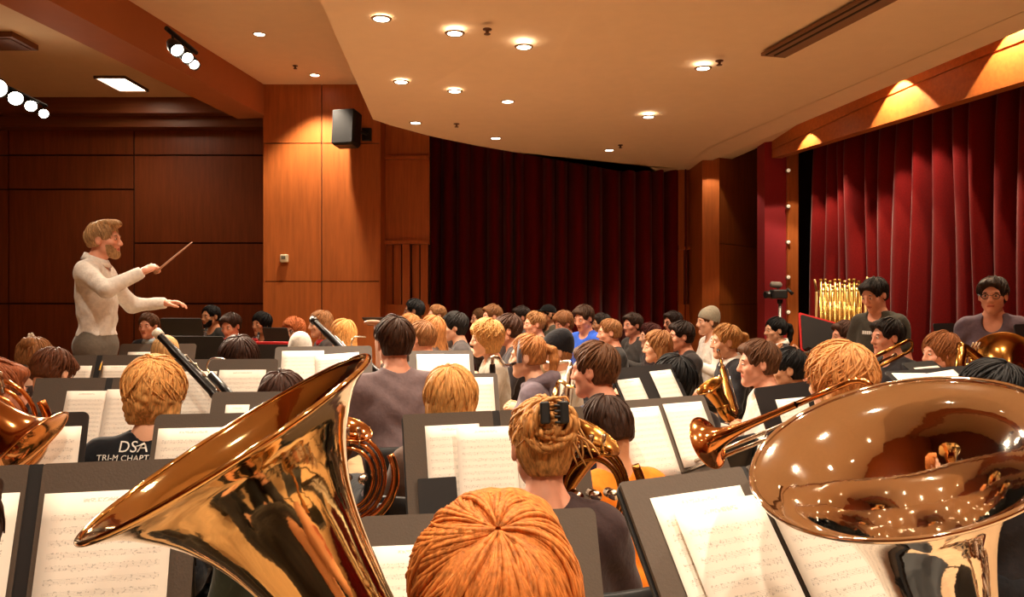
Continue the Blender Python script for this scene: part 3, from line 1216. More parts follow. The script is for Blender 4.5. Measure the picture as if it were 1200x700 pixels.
def seat_all(fixed, stands):
    """gives everyone room: shifts people a little along their lines of sight until bodies and knees stay apart"""
    n = len(QUEUE)
    d0 = np.array([(q[6].get('d') or F * 0.25 / q[3]) for q in QUEUE])
    px0 = np.array([q[1] for q in QUEUE], dtype=float)
    yaw = np.radians([q[4] for q in QUEUE])
    fw = np.stack([-np.sin(yaw), np.cos(yaw)], 1)
    rg = np.where(d0 < 3.3, 0.09, 0.12)
    rg = np.array([q[6].get('rg', r_) for q, r_ in zip(QUEUE, rg)])
    pr = np.where(d0 < 3.3, 3.0, np.where(d0 < 5, 5.0, 6.0))
    fx = np.array(fixed, dtype=float)
    sx = np.array(stands, dtype=float)
    rnd = np.random.default_rng(4)

    def pts(d, px):
        c = np.stack([(px - 600) / F * d, d], 1)
        return c - fw * 0.04, c + fw * 0.16, c + fw * 0.33

    def cost_i(i, d, px, P):
        c = np.array([(px - 600) / F * d, d])
        mine = (c - fw[i] * 0.04, c + fw[i] * 0.16, c + fw[i] * 0.33)
        t = 0.0
        R = (0.27, 0.22, 0.20)
        for a in range(3):
            for b in range(3):
                dd = np.sqrt(((P[b] - mine[a]) ** 2).sum(1))
                o = np.maximum(R[a] + R[b] - dd, 0)
                o[i] = 0
                t += (o ** 2).sum()
            dd = np.sqrt(((fx - mine[a]) ** 2).sum(1))
            t += (np.maximum(R[a] + 0.3 - dd, 0) ** 2).sum()
            dd = np.sqrt(((sx - mine[a]) ** 2).sum(1))
            t += 0.6 * (np.maximum((0.34, 0.22, 0.08)[a] - dd, 0) ** 2).sum()
            # walls and curtain
            t += 4 * max(0, mine[a][1] + R[a] - 10.75) ** 2
            if mine[a][0] < -1.0:
                t += 4 * max(0, mine[a][1] + R[a] - 9.45) ** 2
        t += 0.02 * ((d - d0[i]) / d0[i] / rg[i]) ** 2 + 0.01 * ((px - px0[i]) / pr[i]) ** 2
        return t
    d, px = d0.copy(), px0.copy()
    for it in range(80):
        P = [p for p in pts(d, px)]
        for i in rnd.permutation(n):
            best = cost_i(i, d[i], px[i], P)
            for _ in range(5):
                dn = d0[i] * (1 + rg[i] * rnd.uniform(-1, 1)) if it < 45 else np.clip(d[i] * (1 + 0.02 * rnd.normal()), d0[i] * (1 - rg[i]), d0[i] * (1 + rg[i]))
                pn = np.clip(px[i] + rnd.normal() * 2, px0[i] - pr[i], px0[i] + pr[i])
                c = cost_i(i, dn, pn, P)
                if c < best:
                    best, d[i], px[i] = c, dn, pn
                    q = np.array([(pn - 600) / F * dn, dn])
                    P[0][i], P[1][i], P[2][i] = q - fw[i] * 0.04, q + fw[i] * 0.16, q + fw[i] * 0.33
    for i, (label, _, py, h, yw, a, k) in enumerate(QUEUE):
        k = dict(k)
        k['d'] = float(d[i])
        k.pop('rg', None)
        person(label, float(px[i]), py, h, yw, *a, **k)
# ------------------------------------------------------------------ the hall
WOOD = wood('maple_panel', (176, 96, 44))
WOOD_D = wood('maple_panel_dim', (128, 64, 32))  # same maple, darkened in its colour to stand in for weak light on the left
WOOD_H = wood('maple_header', (178, 98, 46), vertical=False)
GROOVE = plain('groove_dark', (52, 24, 12), 0.8)
CEIL = plain('ceiling_plaster', (242, 212, 174), 0.9, bump=0.03, bscale=8, var=0.02)
CEIL_B = plain('ceiling_plaster_left', (236, 196, 146), 0.9, var=0.02, bscale=6)
VEL = plain('velvet_red', (102, 15, 14), 0.9, bump=0.1, bscale=90, var=0.12, spec=0.08, sheen=0.15)
FLOOR = wood('floor_boards', (192, 158, 120), 0.5, vertical=False)
BLACK = plain('black_metal', (20, 19, 19), 0.45, spec=0.4)
BLACKP = plain('black_plastic', (16, 16, 17), 0.55)
LAMPW = emit('lamp_glow', (255, 238, 212), 10)
CHROME = brassmat('chrome_bright', (225, 222, 216), 0.12)

ZC = 3.3          # the big ceiling cloud


def cz(px, py, z=ZC):
    d = (z - EYE) * F / (350.0 - py)
    return Vector(((px - 600) / F * d, d, z))


def hx(y):        # proscenium wall on the right: x at depth y
    return 3.13 + 0.194 * (9.25 - y)


def foldx(y):
    return 2.432 + 0.197 * (8.757 - min(y, 9.2))


HZ = [(-4, 3.86), (4, 3.85), (6.0, 3.8), (6.99, 3.74), (7.59, 3.66), (8.3, 3.54), (9.25, 3.4), (11.6, 3.33)]


def hz_at(y):
    for (a, za), (b, zb) in zip(HZ, HZ[1:]):
        if a <= y <= b:
            return za + (zb - za) * (y - a) / (b - a)
    return HZ[-1][1]


# floor
mb = MB()
mb.box((-9.5, -4.2, -0.1), (6.2, 12.2, 0.0))
struct('floor', mb, FLOOR)

# ceiling cloud: curved far edge, straight left edge, folded along its right side
mb = MB()
edge = [(437, 140), (458, 147), (480, 153), (500, 158.5), (520, 163), (560, 171), (600, 178), (650, 185), (700, 190), (750, 195), (797, 198.5)]
far = [cz(*e) for e in edge]
left = [Vector((-0.55, -4, ZC)), Vector((-1.157, 4.63, ZC))]
crease_far = cz(630, 112)
under = [left[0], left[1]] + far + [Vector((2.325, 11.6, ZC)), Vector((foldx(11.6), 11.6, ZC)), Vector((foldx(-4), -4, ZC))]
# the left leaf of the cloud tips up a little towards the crease
n = len(under)
cr0, cr1 = Vector((0.62, -4, ZC + 0.10)), Vector((0.48, 4.63, ZC + 0.06))
cr2 = cz(633, 105, ZC + 0.0)
vs = under + [cr0, cr1, cr2]
fs = [(0, n, n + 1, 1)]
fs.append((1, n + 1, n + 2) + tuple(range(8, 1, -1)))
fs.append((n, n - 1, n + 1))
fs.append((n + 1, n - 1, n - 2, n + 2))
fs.append((n + 2, n - 2, n - 3) + tuple(range(n - 4, 7, -1)))
mb.add(vs, fs)
# lip round the cloud edge, upwards
lip = under[:n - 2]
k = len(mb.v)
for p in lip:
    mb.v += [tuple(p), tuple(p + Vector((0, 0, 0.22)))]
for i in range(len(lip) - 1):
    mb.f.append((k + 2 * i, k + 2 * i + 1, k + 2 * i + 3, k + 2 * i + 2))
    mb.s.append(False)
    mb.mi.append(0)
# rising strip between the fold and the proscenium
ys = [h[0] for h in HZ]
k = len(mb.v)
for y, z in HZ:
    mb.v += [(foldx(y), y, ZC), (hx(y) + 0.02, y, z)]
for i in range(len(HZ) - 1):
    mb.f.append((k + 2 * i, k + 2 * i + 1, k + 2 * i + 3, k + 2 * i + 2))
    mb.s.append(False)
    mb.mi.append(0)
# high ceiling beside the cloud, and the one beyond the beam
mb.box((-3.9, -4.2, 4.15), (6.4, 12.2, 4.3))
mb.cur = 1
mb.box((-9.5, -4.2, 4.32), (-3.4, 12.2, 4.45))
ceil = mb.build('ceiling', [CEIL, CEIL_B])
ceil['kind'] = 'structure'

# beam between the two ceilings
mb = MB()
A0, A1 = Vector((-4.75, -4, 0)), Vector((-3.05, 9.65, 0))
dirb = (A1 - A0).normalized()
sd = Vector((-dirb.y, dirb.x, 0)) * 0.42
q = [A0, A1, A1 + sd, A0 + sd]
vs = [Vector((p.x, p.y, 3.77)) for p in q] + [Vector((p.x, p.y, 4.5)) for p in q]
mb.add(vs, [(0, 3, 2, 1), (4, 5, 6, 7), (0, 1, 5, 4), (1, 2, 6, 5), (2, 3, 7, 6), (3, 0, 4, 7)])
struct('trim_1', mb, plain('beam_paint', (176, 104, 58), 0.7, var=0.03, bscale=5))

# back wall on the left: wood panels with open joints
YL = 11.2
mb = MB()
mb.cur = 1
mb.box((-9.5, YL + 0.03, 0), (-2.6, YL + 0.2, 4.6))
mb.cur = 0


def lx(px, d=YL):
    return (px - 600) / F * d


def lz(py, d=YL):
    return EYE - (py - 350) / F * d


def panels(cols, rows, y, th=0.03, gap=0.012):
    for (c0, c1) in cols:
        rr = rows(c0) if callable(rows) else rows
        for (r0, r1) in rr:
            mb.box((lx(c0, y) + gap, y, max(lz(r1, y) + gap, 0)), (lx(c1, y) - gap, y + th + 0.01, lz(r0, y) - gap))


panels([(-170, 10), (10, 157)], [(100, 182), (182, 222), (222, 356), (356, 475)], YL)
panels([(157, 309)], [(100, 182), (182, 285), (285, 356), (356, 475)], YL)
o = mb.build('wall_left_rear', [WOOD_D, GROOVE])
o['kind'] = 'structure'
# two stepped dark beams under the left ceiling
mb = MB()
mb.box((-9.5, 10.75, 4.1), (-3.3, 11.3, 4.4))
mb.box((-9.5, 10.95, 3.95), (-3.1, 11.3, 4.12))
struct('trim_2', mb, wood('beam_wood_dark', (120, 66, 36), vertical=False))

# pilaster
YP = 9.5
mb = MB()
mb.cur = 1
mb.box((lx(309, YP), YP + 0.03, 0), (lx(445, YP), 11.3, 4.2))
mb.cur = 0
panels([(308, 377), (377, 446)], [(96, 168), (168, 330), (330, 495)], YP, gap=0.006)
mb.box((lx(308, YP) - 0.0, YP + 0.012, 0), (lx(308, YP) + 0.02, 11.3, 4.2))
mb.box((lx(446, YP) - 0.02, YP + 0.012, 0), (lx(446, YP), 11.3, 4.2))
o = mb.build('wall_pilaster', [WOOD, GROOVE])
o['kind'] = 'structure'

# bay with slatted acoustic panel, left of the back curtain
YB = 9.85


def bay(px0, px1, y, ptop, ledge0, ledge1, name, nsl):
    global mb
    mb = MB()
    x0, x1 = lx(px0, y), lx(px1, y)
    mb.cur = 1
    mb.box((x0, y + 0.10, 0), (x1, y + 0.2, 4.3))
    mb.cur = 0
    mb.box((x0, y, lz(ledge0, y) + 0.03), (x1, y + 0.1, 4.2))
    mb.box((x0, y, lz(ledge1, y)), (x1, y + 0.08, lz(ledge0, y) - 0.02))
    for z in (ledge0, ledge1):
        mb.box((x0, y - 0.05, lz(z, y) - 0.025), (x1, y + 0.1, lz(z, y) + 0.02))
    zb = lz(357, y)
    w = (x1 - x0) / nsl
    for i in range(nsl):
        dep = (0.0, 0.085, 0.03)[i % 3]
        mb.box((x0 + i * w, y + dep, zb), (x0 + (i + 0.8) * w, y + 0.1, lz(ledge1, y)))
    mb.box((x0, y - 0.02, 0), (x1, y + 0.1, zb))
    o = mb.build(name, [WOOD, GROOVE])
    o['kind'] = 'structure'


bay(440, 503, YB, 140, 185, 284, 'wall_bay_left', 6)
bay(795, 826, 10.75, 180, 190, 291, 'wall_bay_right', 4)
# right pilaster and the splayed wall behind the proscenium
mb = MB()
mb.box((lx(823, 10.0), 10.0, 0), (lx(843, 10.0), 11.4, 3.6))
o = struct('wall_pier_right', mb, WOOD)
mb = MB()
a, b = Vector((lx(843, 10.0) - 0.01, 10.02, 0)), Vector((3.95, 11.35, 0))
dn = (b - a).normalized()
nn = Vector((-dn.y, dn.x, 0))
zr = [(0, 1.42), (1.42, 2.22), (2.22, 3.6)]
L = (b - a).length
Mw = Matrix(((dn.x, nn.x, 0, a.x), (dn.y, nn.y, 0, a.y), (0, 0, 1, 0), (0, 0, 0, 1)))
mb.cur = 1
mb.box((0, 0.03, 0), (L, 0.1, 3.6), Mw)
mb.cur = 0
for z0, z1 in zr:
    for k in range(2):
        mb.box((k * L * 0.72 + 0.004, 0, z0 + 0.004), ((L * 0.72 if k == 0 else L) - 0.004, 0.04, z1 - 0.004), Mw)
o = mb.build('wall_splay', [WOOD, GROOVE])
o['kind'] = 'structure'

# rest of the shell
mb = MB()
mb.box((-1.3, 11.5, 0), (6.3, 11.7, 4.4))
struct('wall_back', mb, plain('backstage_dark', (40, 24, 20), 0.9))
mb = MB()
mb.box((-9.5, -4.2, 0), (-9.3, 12, 4.5))
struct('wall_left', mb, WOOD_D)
mb = MB()
mb.box((-9.5, -4.2, 0), (6.3, -4.0, 4.5))
struct('wall_behind', mb, WOOD)
mb = MB()
mb.box((6.1, -4.2, 0), (6.3, 12, 4.5))
struct('wall_right', mb, plain('backstage_side', (52, 30, 26), 0.9))

# proscenium header on the right, with a reveal line along it
mb = MB()
yy = [-4.0, 0, 4, 5, 6.0, 6.99, 7.59, 8.3, 9.25]


def hb(y):
    return 3.12 + 0.02 * (y - 5.7)


for y0, y1 in zip(yy, yy[1:]):
    for (f0, f1, off) in ((0.0, 0.40, 0.0), (0.43, 1.0, 0.0), (0.40, 0.43, 0.012)):
        pts = []
        for y in (y0, y1):
            zb, zt = hb(y), hz_at(y) + 0.03
            for f_ in (f0, f1):
                for t in (off, 0.12):
                    pts.append((hx(y) + t, y, zb + (zt - zb) * f_))
        mb.add(pts, [(0, 2, 6, 4), (1, 5, 7, 3), (0, 4, 5, 1), (2, 3, 7, 6), (0, 1, 3, 2), (4, 6, 7, 5)])
o = struct('wall_header', mb, WOOD_H)
# jamb with a red cloth panel
mb = MB()
mb.box((3.05, 9.27, 0), (3.31, 9.55, 3.45))
struct('trim_3', mb, plain('red_wall_cloth', (150, 26, 36), 0.8, bump=0.1, bscale=120, var=0.06))
mb = MB()
mb.bbox((3.31, 9.22, 0), (3.445, 9.55, 3.45), 0.01)
struct('trim_4', mb, WOOD)
for i, py in enumerate((200, 242, 284, 325, 366)):
    t = thing('bulb', 'small round bulb on the wooden proscenium post, %s' % ('topmost of the five', 'second from the top', 'middle one of the five', 'fourth from the top, above the video camera', 'lowest of the five, beside the tripod')[i], 'bulb', W(923.5, py, 9.2), 0, 'bulbs on the proscenium post')
    p = W(923.5, py, 9.2)
    m2 = MB()
    m2.lathe([(0, 0.0), (0, 0.028), (0.022, 0.024), (0.022, 0.0)], (p.x, 9.22, p.z), (0, -1, 0), 16)
    m2.build('socket', plain('brass_socket', (120, 84, 50), 0.4), t)
    m2 = MB()
    m2.ball((p.x, 9.185, p.z), 0.022, 14, 10)
    m2.build('globe', emit('bulb_glow', (220, 190, 150), 0.5), t)


# ------------------------------------------------------------------ curtains
def curtain(name, label, a, b, z0, z1, pitch, amp, seed, tie=None):
    rnd = random.Random(seed)
    a, b = Vector(a), Vector(b)
    d = (b - a)
    L = d.length
    d.normalize()
    nrm = Vector((d.y, -d.x, 0))
    xs, ph, x = [], [], 0.0
    edges = [0.0]
    while edges[-1] < L:
        edges.append(edges[-1] + pitch * rnd.uniform(0.7, 1.35))
    amps = [rnd.uniform(0.65, 1.25) for _ in edges]
    sk = [rnd.uniform(-0.05, 0.05) for _ in edges]
    nper = 12
    cols = []
    for i in range(len(edges) - 1):
        for k in range(nper):
            t = k / nper
            cols.append((edges[i] + (edges[i + 1] - edges[i]) * t - 0.1 * (edges[i + 1] - edges[i]) * math.sin(2 * math.pi * t), 0.5 * (1 - math.cos(2 * math.pi * t)) * amps[i], i, t))
    nz = 14
    vs = []
    for j in range(nz + 1):
        v = j / nz
        z = z0 + (z1 - z0) * v
        pin = 0.55 + 0.45 * min(1, (1 - v) * 6) if v > 0.8 else 1.0
        for (x, o, i, t) in cols:
            shift = sk[i] * math.sin(v * 3) * (1 - v) * math.sin(math.pi * t)
            p = a + d * min(x + shift, L) + nrm * (amp * o * pin * (0.85 + 0.15 * math.sin(v * 5 + i)))
            vs.append((p.x, p.y, z))
    n = len(cols)
    fs = []
    for j in range(nz):
        for i in range(n - 1):
            fs.append((j * n + i, j * n + i + 1, (j + 1) * n + i + 1, (j + 1) * n + i))
    m2 = MB()
    m2.add(vs, fs, True)
    o = m2.build(name, VEL)
    s = o.modifiers.new('Solidify', 'SOLIDIFY')
    s.thickness = 0.006
    return tag(o, label, 'curtain')


curtain('stage_curtain', 'dark red velvet curtain hanging across the back wall', (lx(502, 10.95), 10.95, 0), (lx(799, 10.95), 10.95, 0), 0.02, 4.0, 0.21, 0.24, 3)
ca, cb = Vector((hx(9.0) + 0.42, 9.05, 0)), Vector((hx(-2.5) + 0.45, -2.5, 0))
curtain('proscenium_curtain', 'red velvet curtain in deep folds behind the right hand proscenium', ca, cb, 0.02, 3.7, 0.25, 0.24, 9)


# ------------------------------------------------------------------ lights in the ceiling
def spot(loc, aim, power, angle, size=0.05, blend=0.6, col=(1.0, 0.82, 0.61)):
    l = bpy.data.lights.new('lamp_beam', 'SPOT')
    l.energy = power
    l.spot_size = rad(angle)
    l.spot_blend = blend
    l.shadow_soft_size = size
    l.color = col
    o = bpy.data.objects.new('lamp_beam', l)
    C.objects.link(o)
    o.location = loc
    o.rotation_euler = (Vector(aim) - Vector(loc)).to_track_quat('-Z', 'Y').to_euler()
    return o


DL = [(447, 22, ZC, 'nearest the cloud edge at the upper left'), (533, 39, ZC, 'second in the nearest row on the cloud'), (614, 55, ZC, 'third in the nearest row, beside the crease'),
      (470, 96, ZC, 'leftmost of the middle row'), (533, 107, ZC, 'centre of the middle row'), (595, 119, ZC, 'rightmost of the middle row'),
      (487, 144, ZC, 'nearest the wall mounted loudspeaker'), (581, 162, ZC, 'above the left half of the back curtain'), (760, 137, ZC, 'in the pool of patterned light'),
      (824, 80, ZC, 'alone on the right of the cloud'), (714, 176, ZC, 'above the right half of the back curtain'),
      (1018, 87, 3.5, 'tucked against the proscenium header, nearest one'), (913, 143, 3.4, 'tucked against the proscenium header, middle one'), (838, 182, 3.32, 'in the corner above the right pier'),
      (304, 40, 4.15, 'on the high ceiling beside the track lights'), (369, 88, 4.15, 'on the high ceiling above the wood pilaster')]
KIT = {}
DPOS = []
for px, py, z, wh in DL:
    p = cz(px, py, z)
    DPOS.append(p)
    t = thing('downlight', 'round recessed downlight ' + wh, 'ceiling light', p, 0, 'recessed downlights')
    if 'trim' not in KIT:
        m2 = MB()
        m2.lathe([(0.0, 0.048), (-0.006, 0.052), (-0.006, 0.060), (0.002, 0.068)], (0, 0, 0), (0, 0, 1), 28)
        KIT['trim'] = m2.build('trim_ring', plain('trim_enamel', (150, 118, 84), 0.6), t, world=False).data
        m2 = MB()
        m2.lathe([(-0.003, 0.0), (-0.003, 0.03), (-0.003, 0.050)], (0, 0, 0), (0, 0, 1), 28)
        KIT['lens'] = m2.build('lens', LAMPW, t, world=False).data
    else:
        mobj('trim_ring', KIT['trim'], t)
        mobj('lens', KIT['lens'], t)
POW = 120
for i, p in enumerate(DPOS):
    pw = POW
    ang = 105
    aim = p + Vector((0, 0, -1))
    if i in (11, 12, 13):
        pw, ang = POW * (0.9, 0.9, 0.12)[i - 11], 98
    if i in (6, 7, 10):
        ang, pw = 86, POW * 1.0
    if i == 15:
        pw, ang = POW * 2.1, 96
    if i == 14:
        pw = POW * 0.8
    spot(p + Vector((0, 0, -0.03)), aim, pw, ang, 0.03 if i in (11, 12, 13) else 0.05, 0.2 if i in (11, 12, 13) else 0.6)
# the same fittings go on over the players beside and behind the camera
for (x, y) in [(-0.4, 3.4), (1.1, 3.5), (2.3, 3.2), (-0.3, 1.8), (1.1, 1.9), (2.4, 1.6), (-0.2, 0.2), (1.2, 0.2), (2.5, 0.0), (0.2, -1.6), (1.9, -1.6), (3.52, 4.95), (3.35, 3.4), (3.6, 1.6)]:
    z = ZC if x < 3 else 3.55
    p = Vector((x, y, z))
    t = thing('downlight', 'round recessed downlight on the cloud over the nearer players', 'ceiling light', p, 0, 'recessed downlights')
    mobj('trim_ring', KIT['trim'], t)
    mobj('lens', KIT['lens'], t)
    spot(p + Vector((0, 0, -0.03)), p + Vector((0, 0, -1)), POW * (0.9 if x < 3 else 0.5), 105)
for (x, y) in [(-2.4, 6.2), (-2.6, 3.6), (-2.4, 1.2)]:
    p = Vector((x, y, 4.15))
    t = thing('downlight', 'round recessed downlight on the high ceiling over the nearer players', 'ceiling light', p, 0, 'recessed downlights')
    mobj('trim_ring', KIT['trim'], t)
    mobj('lens', KIT['lens'], t)
    spot(p + Vector((0, 0, -0.03)), p + Vector((0, 0, -1)), POW, 105)


# small wall washers close to the proscenium header throw scallops on it
for y, wh in ((8.45, 'the farthest of them'), (7.0, 'over the standing man by the chimes'), (5.75, 'nearest the right edge'), (4.4, 'out past the right edge')):
    x = hx(y) - 0.16
    z = ZC + (hz_at(y) + 0.0 - ZC) * (x - foldx(y)) / (hx(y) - foldx(y))
    t = thing('wall_washer', 'tiny recessed lamp against the wooden proscenium header, ' + wh, 'ceiling light', (x, y, z), 0, 'wall washers along the header')
    m2 = MB()
    m2.lathe([(0.0, 0.028), (-0.008, 0.03), (-0.008, 0.036), (0.002, 0.04)], (0, 0, 0), (0, 0, 1), 18)
    m2.build('trim_ring', plain('trim_enamel', (150, 118, 84), 0.6), t, world=False)
    m2 = MB()
    m2.lathe([(-0.004, 0.0), (-0.004, 0.03)], (0, 0, 0), (0, 0, 1), 18)
    m2.build('lens', LAMPW, t, world=False)
    spot((x, y, z - 0.03), (x + 0.06, y, z - 1), {7.0: 120, 5.75: 90}.get(y, 40), 92, 0.012, 0.12, (1.0, 0.78, 0.5))


# sprinklers
for i, (px, py, z) in enumerate([(571, 34, ZC), (535, 145, ZC), (843, 71, ZC), (727, 170, ZC), (346, 77, 4.15)]):
    p = cz(px, py, z)
    t = MB()
    t.lathe([(0, 0.03), (-0.006, 0.03), (-0.008, 0.012), (-0.03, 0.010), (-0.032, 0.022), (-0.036, 0.022), (-0.036, 0.0)], p, (0, 0, 1), 14)
    o = t.build('sprinkler', plain('sprinkler_bronze', (110, 70, 44), 0.5), origin=p)
    tag(o, 'small sprinkler head on the ceiling, ' + ('between the two nearest rows of downlights', 'just above the left curtain edge', 'beside the lone downlight on the right', 'above the right half of the back curtain', 'on the high ceiling near the pilaster')[i], 'sprinkler', 'ceiling sprinklers')


# track with three spots on the beam, a second track beyond it
def track(label, heads, p0, p1, aim, pw):
    t = thing('track_light', label, 'track light', p0)
    m2 = MB()
    d = (Vector(p1) - Vector(p0)).normalized()
    m2.tube([p0, p1], 0.022, 8, smooth=False)
    m2.build('track', BLACK, t)
    for h, r in heads:
        h = Vector(h)
        a = (Vector(aim) - h).normalized()
        m2 = MB()
        m2.lathe([(-0.13, 0.0), (-0.13, r * 0.7), (-0.06, r), (0.03, r), (0.03, r * 0.9), (-0.01, r * 0.88)], h, a, 20)
        q = Vector(p0) + d * max(0, min((Vector(p1) - Vector(p0)).length, (h - Vector(p0)).dot(d)))
        m2.tube([h - a * 0.08, q], 0.012, 6)
        can = m2.build('lamp_can', BLACK, t)
        m2 = MB()
        m2.lathe([(0.0, 0.0), (0.004, r * 0.5), (0.0, r * 0.9)], h, a, 20)
        m2.build('lens', emit('spot_glow', (255, 240, 215), 40), can)
        spot(h + a * 0.05, aim, pw, 60, 0.06, 0.7)


track('black ceiling track with three bright spots along the beam', [(W(207, 58, 6.75), 0.062), (W(219, 67, 6.9), 0.056), (W(227, 75, 7.05), 0.05)], W(195, 33, 6.7), W(230, 62, 7.15), (-0.4, 4.5, 1.0), 260)
track('black ceiling track with four glaring spots at the far left', [(W(-4, 103, 8.4), 0.11), (W(18, 115, 8.7), 0.085), (W(36, 124, 9.0), 0.07), (W(51, 133, 9.3), 0.06)], W(-12, 92, 8.3), W(54, 124, 9.35), (-1.5, 4.5, 1.0), 240)
# square recessed panel light in the far left ceiling
p = cz(143, 97, 4.32)
t = thing('panel_light', 'square recessed panel light glowing in the ceiling beyond the beam', 'ceiling light', p)
m2 = MB()
m2.box((p.x - 0.18, p.y - 0.3, 4.30), (p.x + 0.18, p.y + 0.3, 4.315))
m2.build('diffuser', emit('panel_glow', (255, 232, 200), 12), t)
m2 = MB()
for lo, hi in (((-0.2, -0.32), (-0.18, 0.32)), ((0.18, -0.32), (0.2, 0.32)), ((-0.18, -0.32), (0.18, -0.3)), ((-0.18, 0.3), (0.18, 0.32))):
    m2.box((p.x + lo[0], p.y + lo[1], 4.285), (p.x + hi[0], p.y + hi[1], 4.32))
m2.build('frame', plain('panel_frame', (90, 60, 36), 0.6), t)
spot(p + Vector((0, 0, -0.05)), p + Vector((0, 0, -1)), 40, 130, 0.15)
# hatch in the left ceiling at the picture edge
p = cz(-6, 46, 4.32)
m2 = MB()
m2.box((p.x - 0.3, p.y - 0.25, 4.26), (p.x + 0.35, p.y + 0.2, 4.33))
m2.box((p.x - 0.25, p.y - 0.2, 4.25), (p.x + 0.30, p.y + 0.15, 4.27))
o = m2.build('ceiling_vent', plain('vent_wood', (128, 78, 46), 0.7), origin=p)
tag(o, 'flat vent cover on the ceiling at the far left edge', 'vent')
# long slot diffuser in the cloud, right
a, b = cz(917, 66), cz(1042, 1)
t = thing('slot_diffuser', 'long dark slot air diffuser let into the ceiling cloud', 'vent', a)
d = (b - a).normalized()
n_ = Vector((d.y, -d.x, 0))
L = (b - a).length + 1.5
Mw = Matrix(((d.x, n_.x, 0, a.x), (d.y, n_.y, 0, a.y), (0, 0, 1, ZC), (0, 0, 0, 1)))
m2 = MB()
m2.box((0, -0.02, -0.012), (L, 0.18, 0.01), Mw)
m2.build('frame', plain('slot_frame', (138, 100, 70), 0.7), t)
m2 = MB()
m2.box((0.04, 0.085, -0.018), (L - 0.04, 0.10, -0.012), Mw)
m2.box((0.04, 0.155, -0.018), (L - 0.04, 0.17, -0.012), Mw)
m2.build('slot', plain('slot_dark', (58, 40, 28), 0.9), t)

# loudspeaker on the pilaster, wall sensor
p = W(406, 151, 9.25)
t = thing('wall_loudspeaker', 'black loudspeaker bracketed high on the wood pilaster', 'speaker', p)
m2 = MB()
Mr = Matrix.Translation(p) @ Matrix.Rotation(rad(-14), 4, 'Z') @ Matrix.Rotation(rad(-6), 4, 'X')
m2.bbox((-0.15, -0.1, -0.22), (0.15, 0.12, 0.22), 0.03, Mr)
m2.build('cabinet', BLACKP, t)
m2 = MB()
m2.bbox((-0.135, -0.112, -0.205), (0.135, -0.098, 0.205), 0.006, Mr)
m2.build('grille', plain('grille_cloth', (26, 25, 26), 0.9, bump=0.4, bscale=300), t)
m2 = MB()
m2.tube([p + Vector((0.08, 0.08, 0)), p + Vector((0.2, 0.18, -0.02)), p + Vector((0.2, 0.26, -0.02))], 0.022, 8)
m2.bbox((p.x + 0.14, 9.46, p.z - 0.1), (p.x + 0.26, 9.5, p.z + 0.06), 0.008)
m2.build('bracket', BLACK, t)
p = W(333, 303, 9.47)
t = thing('wall_thermostat', 'small white thermostat on the wood pilaster', 'thermostat', (p.x, 9.5, p.z))
m2 = MB()
m2.bbox((p.x - 0.05, 9.455, p.z - 0.05), (p.x + 0.05, 9.5, p.z + 0.05), 0.01)
m2.build('housing', plain('beige_plastic', (222, 206, 170), 0.5), t)
m2 = MB()
m2.bbox((p.x - 0.032, 9.448, p.z - 0.01), (p.x + 0.02, 9.456, p.z + 0.03), 0.003)
m2.build('display', plain('lcd_grey', (110, 104, 88), 0.3), t)
# ------------------------------------------------------------------ music stands, folders, pages
STANDM = plain('stand_desk', (82, 69, 58), 0.62, bump=0.08, bscale=200, var=0.04)
STANDB = plain('stand_desk_black', (30, 27, 27), 0.55)
FOLD = plain('folder_black', (22, 20, 21), 0.6)
REDF = plain('folder_red', (196, 24, 26), 0.6)
SHEETS = [sheetmat('sheet_a', 11, 1), sheetmat('sheet_b', 10, 2), sheetmat('sheet_c', 12, 3)]
WHITE = plain('plain_white', (238, 228, 212), 0.7)
N_SH = 0


def rbox(mb, lo, hi, rc, M, n=5):
    """plate in x-z with rounded corners, thickness along y"""
    (x0, y0, z0), (x1, y1, z1) = lo, hi
    pts = []
    for cx, cz_, a0 in ((x1 - rc, z1 - rc, 0), (x0 + rc, z1 - rc, 90), (x0 + rc, z0 + rc, 180), (x1 - rc, z0 + rc, 270)):
        for k in range(n):
            a = rad(a0 + 90 * k / (n - 1))
            pts.append((cx + rc * math.cos(a), cz_ + rc * math.sin(a)))
    m = len(pts)
    vs = [M @ Vector((x, y0, z)) for x, z in pts] + [M @ Vector((x, y1, z)) for x, z in pts]
    fs = [tuple(range(m)), tuple(range(2 * m - 1, m - 1, -1))]
    for i in range(m):
        j = (i + 1) % m
        fs.append((i, i + m, j + m, j))
    mb.add(vs, fs)


